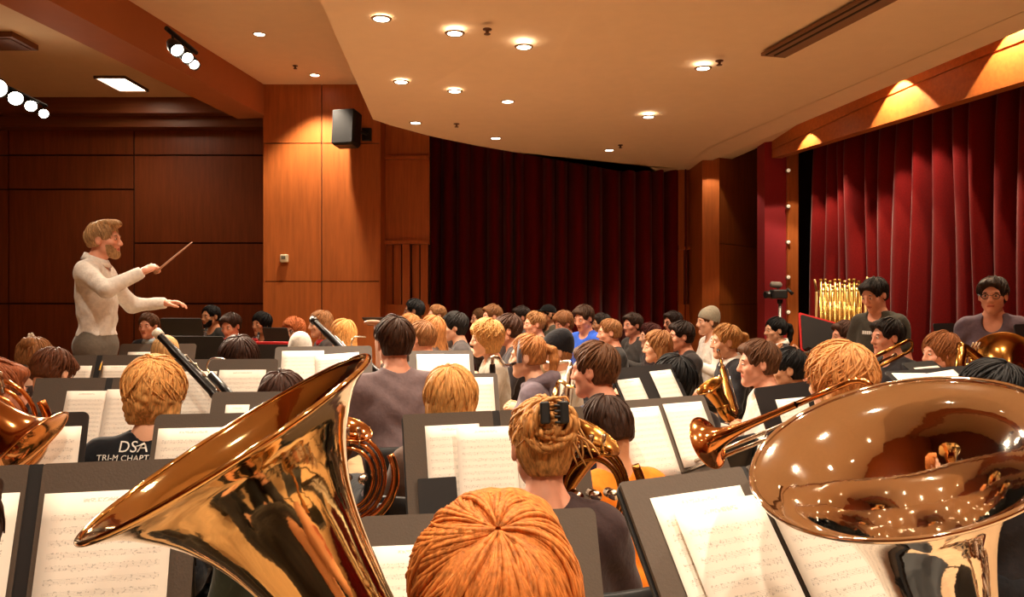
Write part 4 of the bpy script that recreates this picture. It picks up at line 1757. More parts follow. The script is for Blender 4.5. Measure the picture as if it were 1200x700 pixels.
def music_stand(label, pxl, pxr, py, d, yaw=0.0, tilt=24, width=None, height=0.34, mat=None, pages=(), folder=None, red=False, group=None, roll=0.0, lip=True, base=True, pockets=(), rim=None):
    """desk whose top edge runs from pxl to pxr at height py; yaw is the way its player faces"""
    top = W((pxl + pxr) / 2, py, d)
    width = width or (abs(pxr - pxl) / F * d / max(0.25, abs(math.cos(rad(yaw)))))
    width = max(0.30, min(width, 0.62))
    Mt = Matrix.Translation(top) @ Matrix.Rotation(rad(yaw), 4, 'Z') @ Matrix.Rotation(rad(roll), 4, 'Y') @ Matrix.Rotation(rad(-tilt), 4, 'X')
    # local: x right, z up the desk (0 = top edge), -y = reading side
    ctr = Mt @ Vector((0, 0.03, -height * 0.55))
    t = thing('music_stand', label, 'music stand', (ctr.x, ctr.y, 0), 0, group)
    mb = MB()
    rbox(mb, (-width / 2, 0.0, -height), (width / 2, 0.006, 0), 0.018, Mt)
    mb.build('desk', mat or STANDM, t)
    if rim:
        mb = MB()
        rbox(mb, (-width / 2 - 0.018, 0.008, -height - 0.01), (width / 2 + 0.018, 0.013, 0.02), 0.02, Mt)
        mb.build('red_backing', REDF, t)
        mb = MB()
        rbox(mb, (-width / 2, 0.013, -height + 0.01), (width / 2, 0.017, 0.0), 0.018, Mt)
        mb.build('back_panel', STANDB, t)
    mb = MB()
    mb.box((-width / 2 + 0.01, -0.055, -height), (width / 2 - 0.01, 0.0, -height + 0.006), Mt)
    mb.box((-width / 2 + 0.01, -0.055, -height), (width / 2 - 0.01, -0.049, -height + 0.014), Mt)
    mb.build('ledge', STANDB, t)
    if base:
        mb = MB()
        mb.tube([ctr, (ctr.x, ctr.y, ctr.z - 0.06), (ctr.x, ctr.y, 0.34)], 0.011, 8)
        mb.tube([(ctr.x, ctr.y, 0.62), (ctr.x, ctr.y, 0.10)], 0.016, 8)
        mb.build('pole', BLACK, t)
        for k in range(3):
            a = rad(yaw + 90 + 120 * k)
            mb = MB()
            c, s = math.cos(a), math.sin(a)
            mb.tube(smooth_path([(ctr.x + c * 0.01, ctr.y + s * 0.01, 0.16), (ctr.x + c * 0.1, ctr.y + s * 0.1, 0.11), (ctr.x + c * 0.24, ctr.y + s * 0.24, 0.012)], 4), 0.011, 6)
            mb.build('leg', BLACK, t)
    off = -0.003
    if folder:
        fw, fh, gp = folder
        ft = thing('music_folder', 'open black folder on the ' + label, 'folder', Mt @ Vector((0, -0.004, -height + 0.02)))
        z1 = -height + 0.008 + fh
        for s in (-1, 1):
            mb = MB()
            x0, x1 = (gp, gp + fw) if s > 0 else (-gp - fw, -gp)
            rbox(mb, (x0, -0.010, -height + 0.008), (x1, -0.004, z1), 0.006, Mt)
            mb.build('cover', REDF if red else STANDM, ft)
        mb = MB()
        rbox(mb, (-gp, -0.0075, -height + 0.008), (gp, -0.004, z1), 0.002, Mt)
        mb.build('spine', REDF if red else FOLD, ft)
        for s, ph_, px0, px1 in pockets:
            mb = MB()
            rbox(mb, (px0, -0.021, -height + 0.008), (px1, -0.0185, -height + 0.008 + ph_), 0.004, Mt)
            mb.build('pocket', FOLD, ft)
        off = -0.0115
    for i, pg in enumerate(pages):
        page(Mt, pg[0], pg[1], pg[2], pg[3], off - 0.0022 * i - (pg[6] if len(pg) > 6 else 0), pg[4] if len(pg) > 4 else None, height, label, pg[5] if len(pg) > 5 else 0)
    return t, Mt


def page(Mt, x0, x1, z1, z0, y, text, height, near, rot=0):
    """sheet of music lying on a desk, x0..x1 across, z1 top, z0 bottom (desk coordinates)"""
    global N_SH
    N_SH += 1
    rnd = random.Random(N_SH)
    nx, nz = 6, 6
    Rm = Mt @ Matrix.Translation(((x0 + x1) / 2, 0, z0)) @ Matrix.Rotation(rad(rot), 4, 'Y') @ Matrix.Translation((-(x0 + x1) / 2, 0, -z0))
    vs, uv, fs = [], [], []
    for j in range(nz + 1):
        for i in range(nx + 1):
            u, v = i / nx, j / nz
            bend = 0.004 * math.sin(u * 3.1) * math.sin(v * 2.2) + 0.004 * v * (1 - v)
            vs.append(Rm @ Vector((x0 + (x1 - x0) * u, y - bend, z1 + (z0 - z1) * v)))
            uv.append((u, v))
    for j in range(nz):
        for i in range(nx):
            a = j * (nx + 1) + i
            fs.append((a, a + nx + 1, a + nx + 2, a + 1))
    org = Rm @ Vector(((x0 + x1) / 2, y, z0))
    luv = [uv[i] for f in fs for i in f]
    me = quick_mesh('sheet_music', [v - org for v in vs], fs, SHEETS[N_SH % 3], None, True, luv)
    o = bpy.data.objects.new('sheet_music', me)
    C.objects.link(o)
    o.location = org
    s = o.modifiers.new('Solidify', 'SOLIDIFY')
    s.thickness = 0.0006
    tag(o, text or ('printed sheet music on the ' + near), 'sheet music', 'sheet music on the stands' if not text else None)
    return o


# ------------------------------------------------------------------ instruments
BR = brassmat('brass_lacquer', (240, 204, 144), 0.06)
BR_P = brassmat('brass_pale', (246, 238, 228), 0.045)
BR_O = brassmat('brass_old', (172, 120, 58), 0.2)
BR_R = brassmat('brass_rose', (226, 158, 96), 0.11)
SILV = brassmat('silver_plate', (216, 208, 196), 0.13)
EBON = plain('ebony', (22, 18, 17), 0.3, spec=0.5)
IVORY = plain('ivory_ring', (228, 218, 196), 0.35)
BELLP = [(0.0, 0.215), (0.004, 0.2125), (0.012, 0.198), (0.025, 0.178), (0.045, 0.158), (0.07, 0.137), (0.10, 0.119), (0.14, 0.101), (0.19, 0.087), (0.26, 0.074), (0.36, 0.062), (0.50, 0.052), (0.66, 0.043)]


def tuba(label, rim, axis, side, m, mi):
    """upright tuba: rim centre and the way the bell points; side = direction of the branches"""
    rim = Vector(rim)
    ax = -Vector(axis).normalized()
    sd = Vector(side)
    sd = (sd - ax * sd.dot(ax)).normalized()
    fw = ax.cross(sd)
    t = thing('tuba', label, 'tuba', rim + ax * 0.80)

    def P(a, s, f_=0.0):
        return rim + ax * a + sd * s + fw * f_
    mb = MB()
    prof = []
    # fine bell curve
    T = [p[0] for p in BELLP]
    Rr = [p[1] for p in BELLP]
    ts = np.concatenate([np.linspace(0, 0.05, 22), np.linspace(0.055, 0.66, 40)])
    from bisect import bisect

    def rr(t_):
        i = min(max(bisect(T, t_) - 1, 0), len(T) - 2)
        p0 = max(i - 1, 0)
        t0, t1 = T[i], T[i + 1]
        u = (t_ - t0) / (t1 - t0)
        m0 = (Rr[i + 1] - Rr[p0]) / (T[i + 1] - T[p0])
        j = min(i + 2, len(T) - 1)
        m1 = (Rr[j] - Rr[i]) / (T[j] - T[i])
        h = t1 - t0
        return (2 * u ** 3 - 3 * u ** 2 + 1) * Rr[i] + (u ** 3 - 2 * u ** 2 + u) * h * m0 + (-2 * u ** 3 + 3 * u ** 2) * Rr[i + 1] + (u ** 3 - u ** 2) * h * m1
    prof = [(t_, rr(t_)) for t_ in ts]
    mb.lathe(prof, rim, ax, 128)
    mb.lathe([(t_ - 0.0015, max(r - 0.0022, 0.001)) for t_, r in prof][::-1], rim, ax, 128)
    bell = mb.build('bell', m, t)
    mb = MB()
    up = Vector((0, 0, 1)) if abs(ax.z) < 0.9 else Vector((1, 0, 0))
    e1 = (up - ax * up.dot(ax)).normalized()
    e2 = ax.cross(e1)
    mb.tube([rim + (e1 * math.cos(a) + e2 * math.sin(a)) * 0.2145 for a in np.linspace(0, 2 * math.pi, 129)[:-1]], 0.0042, 12, closed=True)
    mb.build('rim', m, bell)
    # bottom bow and rising branch
    mb = MB()
    pts, rs = [], []
    for k in range(17):
        a = math.pi * k / 16
        pts.append(P(0.66 + 0.13 * math.sin(a), 0.12 - 0.12 * math.cos(a)))
        rs.append(0.043 - 0.006 * k / 16)
    mb.tube(pts, rs, 20)
    mb.build('bottom_bow', m, t)
    mb = MB()
    pts = [P(0.66 - 0.10 * k / 8, 0.24, 0.0) for k in range(9)] + [P(0.56 - 0.07 * math.sin(a), 0.24 - 0.05 + 0.05 * math.cos(a), 0.06 * (1 - math.cos(a))) for a in np.linspace(0.3, math.pi, 8)]
    mb.tube(pts, np.linspace(0.037, 0.026, len(pts)), 16)
    mb.build('branch', m, t)
    for q in range(3):
        mb = MB()
        x = 0.10 + 0.045 * q
        mb.tube(smooth_path([P(0.38, x, 0.07), P(0.62, x, 0.075), P(0.66, x + 0.02, 0.08), P(0.62, x + 0.04, 0.075), P(0.40, x + 0.04, 0.07)], 5), 0.010, 10)
        mb.build('valve_slide', m, t)
        mb = MB()
        mb.tube([P(0.34, x, 0.10), P(0.50, x, 0.10)], 0.017, 16)
        mb.tube([P(0.31, x, 0.10), P(0.34, x, 0.10)], 0.006, 8)
        mb.lathe([(0, 0), (0, 0.012), (0.004, 0.012), (0.004, 0)], P(0.305, x, 0.10), ax, 12)
        mb.build('valve', SILV, t)
    mb = MB()
    mb.tube(smooth_path([P(0.55, 0.09, 0.09), P(0.45, 0.10, 0.11), P(0.42, 0.12, 0.16), P(0.44, 0.12, 0.22)], 6), 0.008, 10)
    mb.lathe([(0, 0.008), (0.03, 0.012), (0.045, 0.017), (0.047, 0.014), (0.03, 0.006)], P(0.44, 0.12, 0.22), fw, 16)
    mb.build('leadpipe', m, t)
    return t


def bell_tube(mb, base, tip, rim, n=40, inner=0.012, flare=2.6):
    base, tip = Vector(base), Vector(tip)
    ax = base - tip
    L = ax.length
    pr = []
    for k in range(26):
        u = (k / 25) ** 1.8
        r = inner + (rim - inner) * (0.55 * math.exp(-u * L / (rim * 0.62)) + 0.15 * (1 - u) ** flare + 0.30 * math.exp(-u * L / (rim * 0.12)))
        pr.append((u * L, r))
    mb.lathe(pr, tip, ax, n)
    mb.lathe([(t_ - 0.001, r - 0.0015) for t_, r in pr][::-1], tip, ax, n)
    a = ax.normalized()
    up = Vector((0, 0, 1)) if abs(a.z) < 0.9 else Vector((1, 0, 0))
    e1 = (up - a * up.dot(a)).normalized()
    e2 = a.cross(e1)
    mb.tube([tip + (e1 * math.cos(q) + e2 * math.sin(q)) * pr[0][1] for q in np.linspace(0, 2 * math.pi, n + 1)[:-1]], 0.003, 8, closed=True)


def trombone(label, tip, mouth, dn, m, rim=0.11, slide=True, bell_len=None):
    """bell rim centre, mouthpiece end, and the direction in which the two halves are stacked"""
    tip, mouth, dn = Vector(tip), Vector(mouth), Vector(dn).normalized()
    ax = (mouth - tip)
    L = ax.length
    u = ax / L
    dn = (dn - u * dn.dot(u)).normalized()
    t = thing('trombone', label, 'trombone', mouth)
    mb = MB()
    back = tip + u * L * 1.22
    bell_tube(mb, tip + u * L * 0.8, tip, rim)
    b = mb.build('bell', m, t)
    mb = MB()
    o = dn * 0.085
    mb.tube([tip + u * L * 0.78] + [back] + [back + o * 0.5 * (1 - math.cos(a)) + u * 0.05 * math.sin(a) for a in np.linspace(0.2, math.pi, 8)] + [tip + u * L * 0.55 + o], 0.011, 12)
    mb.build('tuning_slide', m, t)
    side = u.cross(dn) * 0.04
    mb = MB()
    for s in (0.0, 1.0):
        q = side * (1 + 2 * s)
        mb.tube([mouth + o + q - u * 0.0, tip - u * 0.35 + o + q], 0.0075, 10)
    e0 = tip - u * 0.35 + o + side
    mb.tube([e0 + side * (1 - math.cos(a)) - u * 0.04 * math.sin(a) for a in np.linspace(0, math.pi, 10)], 0.0085, 10)
    mb.tube([tip + u * L * 0.6 + o + side, tip + u * L * 0.6 + o + side * 3], 0.006, 8)
    mb.tube([tip + u * L * 0.35 + o + side, tip + u * L * 0.35 + o + side * 3], 0.006, 8)
    mb.build('slide', SILV if m is not BR_O else m, t)
    mb = MB()
    mb.lathe([(-0.01, 0.007), (0.03, 0.009), (0.05, 0.013), (0.052, 0.010), (0.04, 0.004)], mouth + o + side, u, 14)
    mb.build('mouthpiece', SILV, t)
    return t


def horn(label, rim_c, axis, coil_c, m, rim=0.155, plane=None, mouth=None):
    """French horn: the bell opens along axis; the coil lies round coil_c"""
    rim_c, axis, coil_c = Vector(rim_c), Vector(axis).normalized(), Vector(coil_c)
    t = thing('french_horn', label, 'french horn', coil_c)
    mb = MB()
    back = rim_c - axis * 0.26
    bell_tube(mb, back, rim_c, rim, inner=0.03, flare=1.6)
    mb.build('bell', m, t)
    nrm = Vector(plane or (1, 0, 0)).normalized()
    up = Vector((0, 0, 1)) if abs(nrm.z) < 0.9 else Vector((1, 0, 0))
    e1 = (up - nrm * up.dot(nrm)).normalized()
    e2 = nrm.cross(e1)
    mb = MB()
    pts = [rim_c - axis * 0.25, rim_c - axis * 0.33]
    pts += [coil_c + (e1 * math.cos(a) + e2 * math.sin(a)) * 0.15 for a in np.linspace(0.5, 5.2, 18)]
    mb.tube(smooth_path(pts, 3), np.linspace(0.028, 0.012, (len(pts) - 1) * 3 + 1), 12)
    mb.build('body_tube', m, t)
    mb = MB()
    for k, r in enumerate((0.135, 0.115, 0.095)):
        o = nrm * (0.018 * (k - 1))
        mb.tube([coil_c + o + (e1 * math.cos(a) * r + e2 * math.sin(a) * r * 0.85) for a in np.linspace(0, 2 * math.pi, 33)[:-1]], 0.007, 8, closed=True)
    mb.build('coil', m, t)
    mb = MB()
    for k in range(3):
        c = coil_c + e2 * (0.05 * (k - 1)) + nrm * 0.03
        mb.tube([c - nrm * 0.03, c + nrm * 0.03], 0.014, 14)
    mb.build('rotors', SILV, t)
    mb = MB()
    for k in range(3):
        mb.tube([coil_c + e2 * (0.035 * (k - 1)) + e1 * 0.1, coil_c + e2 * (0.035 * (k - 1)) + e1 * 0.16 + nrm * 0.03], 0.006, 6)
    mb.build('keys', SILV, t)
    if mouth is not None:
        mb = MB()
        mp = Vector(mouth)
        mb.tube(smooth_path([coil_c + e1 * 0.14, coil_c.lerp(mp, 0.5) + e1 * 0.06, mp], 6), 0.006, 8)
        mb.build('leadpipe', SILV, t)
    return t


def saxophone(label, neck, bow, belltip, m, scale=1.0, crook=None, mouth=None):
    """body tube from neck down to the bow and up again to the bell"""
    neck, bow, belltip = Vector(neck), Vector(bow), Vector(belltip)
    t = thing('saxophone', label, 'saxophone', bow)
    dn = (bow - neck)
    L = dn.length
    dn = dn / L
    out = belltip - bow
    out = (out - dn * out.dot(dn)).normalized()
    mb = MB()
    pts = [neck + dn * L * k / 8 for k in range(9)]
    rs = [0.012 + 0.017 * k / 8 for k in range(9)]
    R = 0.05 * scale
    for a in np.linspace(0.3, math.pi, 9):
        pts.append(bow + out * R * (1 - math.cos(a)) + dn * R * math.sin(a))
        rs.append(0.030 + 0.007 * a / math.pi)
    bt = belltip
    mb.tube(pts, [r * scale for r in rs], 16)
    mb.build('body', m, t)
    mb = MB()
    bell_tube(mb, bow + out * 2 * R, bt, 0.075 * scale, 28, 0.036 * scale, 1.2)
    mb.build('bell', m, t)
    mb = MB()
    mp = Vector(mouth) if mouth is not None else neck - dn * 0.02 - out * 0.15
    mb.tube(smooth_path([neck, neck - dn * 0.035 - (neck - mp).normalized() * 0.02, mp + (neck - mp) * 0.35, mp], 5), 0.010, 10)
    mb.build('neck_pipe', m, t)
    mb = MB()
    e = (mp - neck).normalized()
    mb.tube([mp - e * 0.01, mp + e * 0.03, mp + e * 0.075], [0.0125, 0.013, 0.006], 10)
    mb.build('mouthpiece', EBON, t)
    mb = MB()
    sd = dn.cross(out)
    for k in range(9):
        c = neck + dn * L * (0.1 + 0.1 * k) + sd * (0.024 + 0.012 * k / 8) * scale * (1 if k % 2 else 0.6) - out * 0.014
        mb.lathe([(0, 0), (0, 0.014 * scale), (0.006, 0.014 * scale), (0.006, 0)], c, sd - out * 0.4, 14)
    for q in (-0.02, 0.02):
        mb.tube([neck + dn * L * 0.08 + sd * q - out * 0.025, neck + dn * L * 0.95 + sd * q * 1.6 - out * 0.035], 0.003, 6)
    for k in range(3):
        c = bow.lerp(bt, 0.25 + 0.2 * k) + out * 0.04 + sd * 0.02
        mb.lathe([(0, 0), (0, 0.024 * scale), (0.007, 0.024 * scale), (0.007, 0)], c, sd, 16)
    mb.build('keywork', SILV, t)
    return t


def bassoon(label, top, low, dside, ring=True):
    top, low = Vector(top), Vector(low)
    u = (low - top).normalized()
    L = (low - top).length
    t = thing('bassoon', label, 'bassoon', low)
    mb = MB()
    mb.lathe([(0.03, 0.0165), (0.10, 0.017), (0.16, 0.022), (0.17, 0.019), (0.42, 0.02), (0.44, 0.024), (0.46, 0.02), (L, 0.024), (L, 0)], top, u, 20)
    mb.build('long_joint', EBON, t)
    mb = MB()
    mb.lathe([(0.0, 0.012), (0.0, 0.022), (0.03, 0.0225), (0.034, 0.0165)], top, u, 20)
    mb.lathe([(0.001, 0.0), (0.001, 0.012)], top + u * 0.02, u, 20)
    mb.build('bell_ring', IVORY if ring else EBON, t)
    sd = Vector(dside)
    sd = (sd - u * sd.dot(u)).normalized()
    mb = MB()
    mb.tube([top + u * 0.36 + sd * 0.045, low + sd * 0.045], 0.017, 14)
    mb.build('wing_joint', EBON, t)
    mb = MB()
    mb.tube([top + u * 0.2 + sd * 0.024, top + u * (L - 0.1) + sd * 0.028], 0.0035, 6)
    for k in range(7):
        c = top + u * (0.24 + 0.1 * k)
        if 0.24 + 0.1 * k < L:
            mb.lathe([(0, 0), (0, 0.011), (0.006, 0.011), (0.006, 0)], c + sd * 0.018, sd, 12)
            mb.ball(c + sd * 0.03 + u * 0.03, 0.006, 8, 6)
    mb.build('keywork', SILV, t)
    mb = MB()
    c = top + u * 0.36 + sd * 0.045
    mb.tube(smooth_path([c, c - u * 0.04 + sd * 0.01, c - u * 0.05 + sd * 0.05, c + u * 0.0 + sd * 0.09], 6), 0.004, 8)
    mb.build('crook', SILV, t)
    return t


def clarinet(label, mouth, end, m=None):
    mouth, end = Vector(mouth), Vector(end)
    u = (end - mouth).normalized()
    L = (end - mouth).length
    t = thing('clarinet', label, 'clarinet', end)
    mb = MB()
    mb.lathe([(0, 0.004), (0.07, 0.012), (0.1, 0.013), (L - 0.1, 0.014), (L - 0.04, 0.018), (L, 0.03), (L, 0.024), (L - 0.04, 0.012)], mouth, u, 18)
    mb.build('body', EBON, t)
    mb = MB()
    for f_ in (0.09, 0.16, 0.45, 0.82):
        mb.lathe([(L * f_, 0.0145), (L * f_, 0.0165), (L * f_ + 0.008, 0.0165), (L * f_ + 0.008, 0.0145)], mouth, u, 18)
    sd = u.cross(Vector((0, 0, 1))).normalized()
    for k in range(9):
        c = mouth + u * L * (0.2 + 0.065 * k) + sd * (0.016 if k % 2 else -0.016)
        mb.ball(c, 0.007, 8, 6)
    mb.build('keywork', SILV, t)
    return t


def flute(label, a, b):
    a, b = Vector(a), Vector(b)
    u = (b - a).normalized()
    L = (b - a).length
    t = thing('flute', label, 'flute', a)
    mb = MB()
    mb.tube([a, b], 0.0095, 14)
    mb.build('tube', SILV, t)
    mb = MB()
    up = Vector((0, 0, 1))
    for k in range(11):
        mb.ball(a + u * L * (0.3 + 0.06 * k) + up * 0.010, (0.008, 0.008, 0.005), 8, 6)
    mb.build('keys', SILV, t)
    mb = MB()
    mb.ball(a + u * 0.08 + up * 0.009, (0.014, 0.011, 0.005), 10, 6)
    mb.build('lip_plate', SILV, t)
    return t


def chair(label, x, y, yaw, group='black players chairs'):
    t = thing('player_chair', label, 'chair', (x, y, 0), rad(yaw), group)
    mb = MB()
    mb.bbox((-0.22, -0.25, 0.35), (0.22, 0.20, 0.375), 0.012)
    mb.build('seat', BLACKP, t, world=False)
    mb = MB()
    vs, fs = [], []
    for j in range(5):
        for i in range(9):
            u, v = i / 8 * 2 - 1, j / 4
            vs.append((u * 0.21, -0.31 + 0.035 * u * u - 0.06 * v, 0.60 + 0.24 * v))
    for j in range(4):
        for i in range(8):
            a = j * 9 + i
            fs.append((a, a + 1, a + 10, a + 9))
    mb.add(vs, fs, True)
    o = mb.build('backrest', BLACKP, t, world=False)
    s = o.modifiers.new('Solidify', 'SOLIDIFY')
    s.thickness = 0.014
    for sx in (-1, 1):
        mb = MB()
        mb.tube(smooth_path([(sx * 0.19, 0.19, 0.0), (sx * 0.19, 0.17, 0.36)], 3), 0.011, 8)
        mb.build('leg', BLACK, t, world=False)
        mb = MB()
        mb.tube(smooth_path([(sx * 0.2, -0.30, 0.0), (sx * 0.2, -0.27, 0.36), (sx * 0.2, -0.345, 0.82)], 5), 0.011, 8)
        mb.build('leg', BLACK, t, world=False)
    return t


# ------------------------------------------------------------------ lettering
def lettering(text, size, M, target, name, mat, parent, spacing=1.0, sx=1.0):
    """text pushed on to a surface; M places it (x right, y up, z towards the viewer)"""
    cu = bpy.data.curves.new('lettering', 'FONT')
    cu.body = text
    cu.size = size
    cu.align_x = 'CENTER'
    cu.space_character = spacing
    cu.resolution_u = 3
    tmp = bpy.data.objects.new('lettering', cu)
    C.objects.link(tmp)
    bpy.context.view_layer.update()
    dg = bpy.context.evaluated_depsgraph_get()
    me = tmp.evaluated_get(dg).to_mesh()
    import bmesh
    bm = bmesh.new()
    bm.from_mesh(me)
    bmesh.ops.subdivide_edges(bm, edges=[e for e in bm.edges if e.calc_length() > size * 0.15], cuts=2)
    bmesh.ops.triangulate(bm, faces=bm.faces)
    vs = [M @ Vector((v.co.x * sx, v.co.y, 0)) for v in bm.verts]
    fs = [tuple(v.index for v in f.verts) for f in bm.faces]
    bm.free()
    tmp.evaluated_get(dg).to_mesh_clear()
    bpy.data.objects.remove(tmp)
    zdir = (M.to_3x3() @ Vector((0, 0, 1))).normalized()
    if target is not None:
        tv = [parent_matrix(target) @ v.co for v in target.data.vertices] if target.parent is None else [parent_matrix(target.parent) @ v.co for v in target.data.vertices]
        bv = BVHTree.FromPolygons(tv, [tuple(p.vertices) for p in target.data.polygons])
        out = []
        for v in vs:
            hit = bv.ray_cast(v + zdir * 0.5, -zdir)
            out.append((hit[0] + zdir * 0.003) if hit[0] is not None else v)
        vs = out
    mb = MB()
    mb.add(vs, fs)
    return mb.build(name, mat, parent)
# ------------------------------------------------------------------ who sits where
BLACKC, GREYC, WHITEC = (30, 28, 30), (88, 84, 90), (226, 218, 208)
DKBR, BR_, LTBR, BLOND, BLK, RED_ = (52, 30, 18), (88, 54, 30), (140, 92, 52), (196, 142, 80), (16, 13, 13), (182, 92, 36)

# the conductor on his podium
cx = W(118, 280, 5.2)
t = thing('podium', 'low carpeted podium under the conductor', 'podium', (cx.x, cx.y, 0))
mb = MB()
mb.bbox((cx.x - 0.6, cx.y - 0.6, 0), (cx.x + 0.6, cx.y + 0.6, 0.22), 0.015)
mb.build('platform', plain('podium_carpet', (60, 54, 52), 0.95, bump=0.3, bscale=200), t)
mb = MB()
mb.bbox((cx.x - 0.62, cx.y - 0.62, 0.22), (cx.x + 0.62, cx.y + 0.62, 0.245), 0.008)
mb.build('edge_trim', BLACKP, t)
cond = person('conductor on a podium in a white shirt and grey trousers, raising a baton', 118, 280, 43, -80, 'quiff', (176, 136, 92), (236, 230, 222), 'pink', turn=-6, pitch=2, stand=0.245, d=5.2,
              legs=(112, 104, 94), beard=True, res=0.0055, collar=(240, 236, 228), seed=3, palms={'r': (-0.5, 0.0, -0.8), 'curl_r': 1.15, 'l': (0.2, 0.2, -0.9), 'curl_l': 0.45},
              pose={'el_r': (0.30, 0.13, -0.335), 'wr_r': (0.16, 0.31, -0.215), 'el_l': (-0.26, 0.12, -0.44), 'wr_l': (-0.20, 0.37, -0.425)})
Mc = Matrix.LocRotScale(cond.location, cond.rotation_euler, None)
hnd = Mc @ Vector((0.135, 0.385, cond['head_z'] - 0.215))
tip = W(225, 284, 5.05)
t = thing('baton', 'thin wooden baton held up in the conductor\'s right hand', 'baton', hnd)
mb = MB()
mb.tube([hnd, hnd.lerp(tip, 0.5), tip], [0.008, 0.0065, 0.004], 8)
mb.build('shaft', plain('baton_wood', (224, 170, 140), 0.5), t)
mb = MB()
mb.ball(hnd, 0.015, 10, 8)
mb.build('cork_handle', plain('cork', (150, 104, 66), 0.8), t)

# players facing the camera beyond the podium
seat('woman facing the camera with brown hair tied back, left of the black desk', 175.5, 381, 28, 172, 'bun', BR_, (38, 42, 48), 'pink', turn=4, fem=True, collar=(170, 190, 200))
seat('bearded man with short black hair under the far wood wall, clarinet at his mouth', 249, 370, 26, 150, 'crop', BLK, (44, 44, 42), 'tan', beard=True, arms='low')
seat('man with dark swept hair looking down over a red folder', 272, 381, 29, 165, 'short', (58, 34, 22), (196, 30, 30), 'pink', pitch=-18)
seat('dark haired woman in the farthest row holding a clarinet upright', 308, 379, 26, 152, 'bob', BLK, (60, 40, 38), 'tan', fem=True, arms='low')
seat('woman with curly ginger hair and glasses facing the camera', 346, 387, 30, 160, 'curly', (190, 104, 54), (80, 60, 58), 'fair', fem=True, glasses=True)
seat('light brown haired woman in a red scarf beside the wood pilaster', 378, 379, 30, 120, 'long', LTBR, (60, 50, 48), 'fair', fem=True, hood=(190, 36, 34))
seat('blonde woman with long hair in front of the wood pilaster', 404, 391, 34, 70, 'long', (206, 146, 80), (200, 190, 180), 'fair', fem=True)
seat('person in a pale grey hood seen from behind, left of the big desk', 352, 411, 38, 20, None, BR_, (178, 170, 162), 'fair', hat='beanie', hatc=(186, 180, 172), hood=(182, 174, 166), face=False, res=0.009)
seat('fair haired person behind the left bassoon', 193, 414, 44, 20, 'buzz', (206, 160, 104), (190, 176, 160), 'fair', face=False)
seat('person with messy dark brown hair and a white shirt, left of the grey hood', 279, 423, 56, 12, 'mop', (56, 30, 18), WHITEC, 'fair', turn=6, face=False)
seat('bent head of brown hair with a pale flower clip at the left', 38, 421, 48, 5, 'bun', (150, 100, 58), (70, 54, 50), 'fair', pitch=-25, fem=True, face=False)
seat('bent dark brown head in front of the flower clip', 57, 437, 56, -10, 'short', (96, 52, 26), (60, 50, 50), 'fair', pitch=-35, face=False)
seat('person with glasses cut off by the left edge, holding a horn', -14, 462, 82, -24, 'short', (150, 82, 46), (70, 42, 40), 'pink', glasses=True, arms='low', group=None)
seat('curly blonde person in a black shirt lettered DSA on the back', 180, 463, 80, 10, 'curly', (226, 166, 98), (22, 23, 28), 'fair', face=False, dense=1.6, heavy=0.06, zc=1.14)
seat('dark brown head half hidden behind the raised tuba bell', 330, 470, 76, 5, 'short', (64, 36, 24), (70, 60, 58), 'fair', face=False)
seat('horn player in a dark green top hidden behind the raised tuba bell', 362, 528, 104, 6, 'short', BR_, (52, 58, 44), 'fair', face=False, arms='low', zc=1.02)
seat('man in a grey purple long sleeved shirt seen from behind, centre left', 463, 405, 60, 22, 'short', (62, 36, 20), (112, 94, 96), 'pink', turn=6, face=False, heavy=0.08, zc=1.28, arms='low', chair=True)
seat('blonde bowed head behind the long black folder', 528, 470, 78, 0, 'bob', (206, 148, 84), (90, 70, 60), 'fair', face=False, fem=True, pitch=-12, dense=1.4)
seat('blonde woman with a messy updo and black hair clip', 637, 527, 98, 8, 'updo', (196, 138, 78), (60, 44, 44), 'pink', turn=4, fem=True, face=False, pitch=-10, d=2.05, zc=1.10, dense=1.5, res=0.005)
seat('ginger haired tuba player nearest the camera seen from behind and above', 579, 720, 205, 6, 'short', (204, 122, 58), (40, 36, 38), 'fair', face=False, pitch=8, dense=12.0, d=0.82, seed=5, arms='low', res=0.005)

seat('person at the lower left corner, only an edge of dark hair in view', -99, 652, 205, 10, 'short', DKBR, (40, 36, 36), 'fair', face=False, d=1.1, arms='low')

# middle rows, looking left to the conductor
seat('man with brown hair and dark clothes turned to the left, gold crook below his chin', 702, 432, 64, 52, 'short', (96, 60, 34), (52, 54, 72), 'pink', turn=12, face=False, heavy=0.05)
seat('person in an orange and yellow top behind the updo woman', 716, 472, 62, 30, 'short', DKBR, (232, 128, 34), 'tan', face=False, d=2.95, zc=1.0, pitch=-30)
seat('person with thick black hair left of the silver saxophone', 793, 446, 57, 30, 'mop', BLK, (44, 36, 36), 'tan', face=False)
seat('man with brown hair and pale face in sharp left profile', 893, 424, 54, 84, 'short', (92, 58, 34), (206, 196, 186), 'pink', turn=4)
seat('man with black hair turned left, tucked behind the brown haired profile', 928, 431, 48, 74, 'short', BLK, (34, 30, 32), 'tan', face=False)
seat('person with fuzzy light brown curls playing the nearest trombone', 990, 445, 84, 34, 'curly', (204, 142, 84), (70, 60, 60), 'fair', turn=0, face=False, dense=2.2, d=2.75, zc=1.20)
seat('black haired head cut low behind the right tuba rim', 1170, 466, 84, 34, 'mop', BLK, (34, 30, 32), 'tan', face=False)
seat('woman with light brown hair to her collar in profile under a black desk', 1107, 413, 42, 92, 'bob', (150, 92, 50), (50, 44, 46), 'pink', fem=True, arms='horn')
seat('dark haired trombone player in left profile below the standing man', 1043, 394, 36, 96, 'short', (34, 24, 20), (50, 48, 52), 'pink', arms='low', rg=0.02, d=5.3)
seat('brown haired player below the hanging chimes', 993, 393, 34, 88, 'short', (72, 44, 30), (60, 50, 52), 'pink')
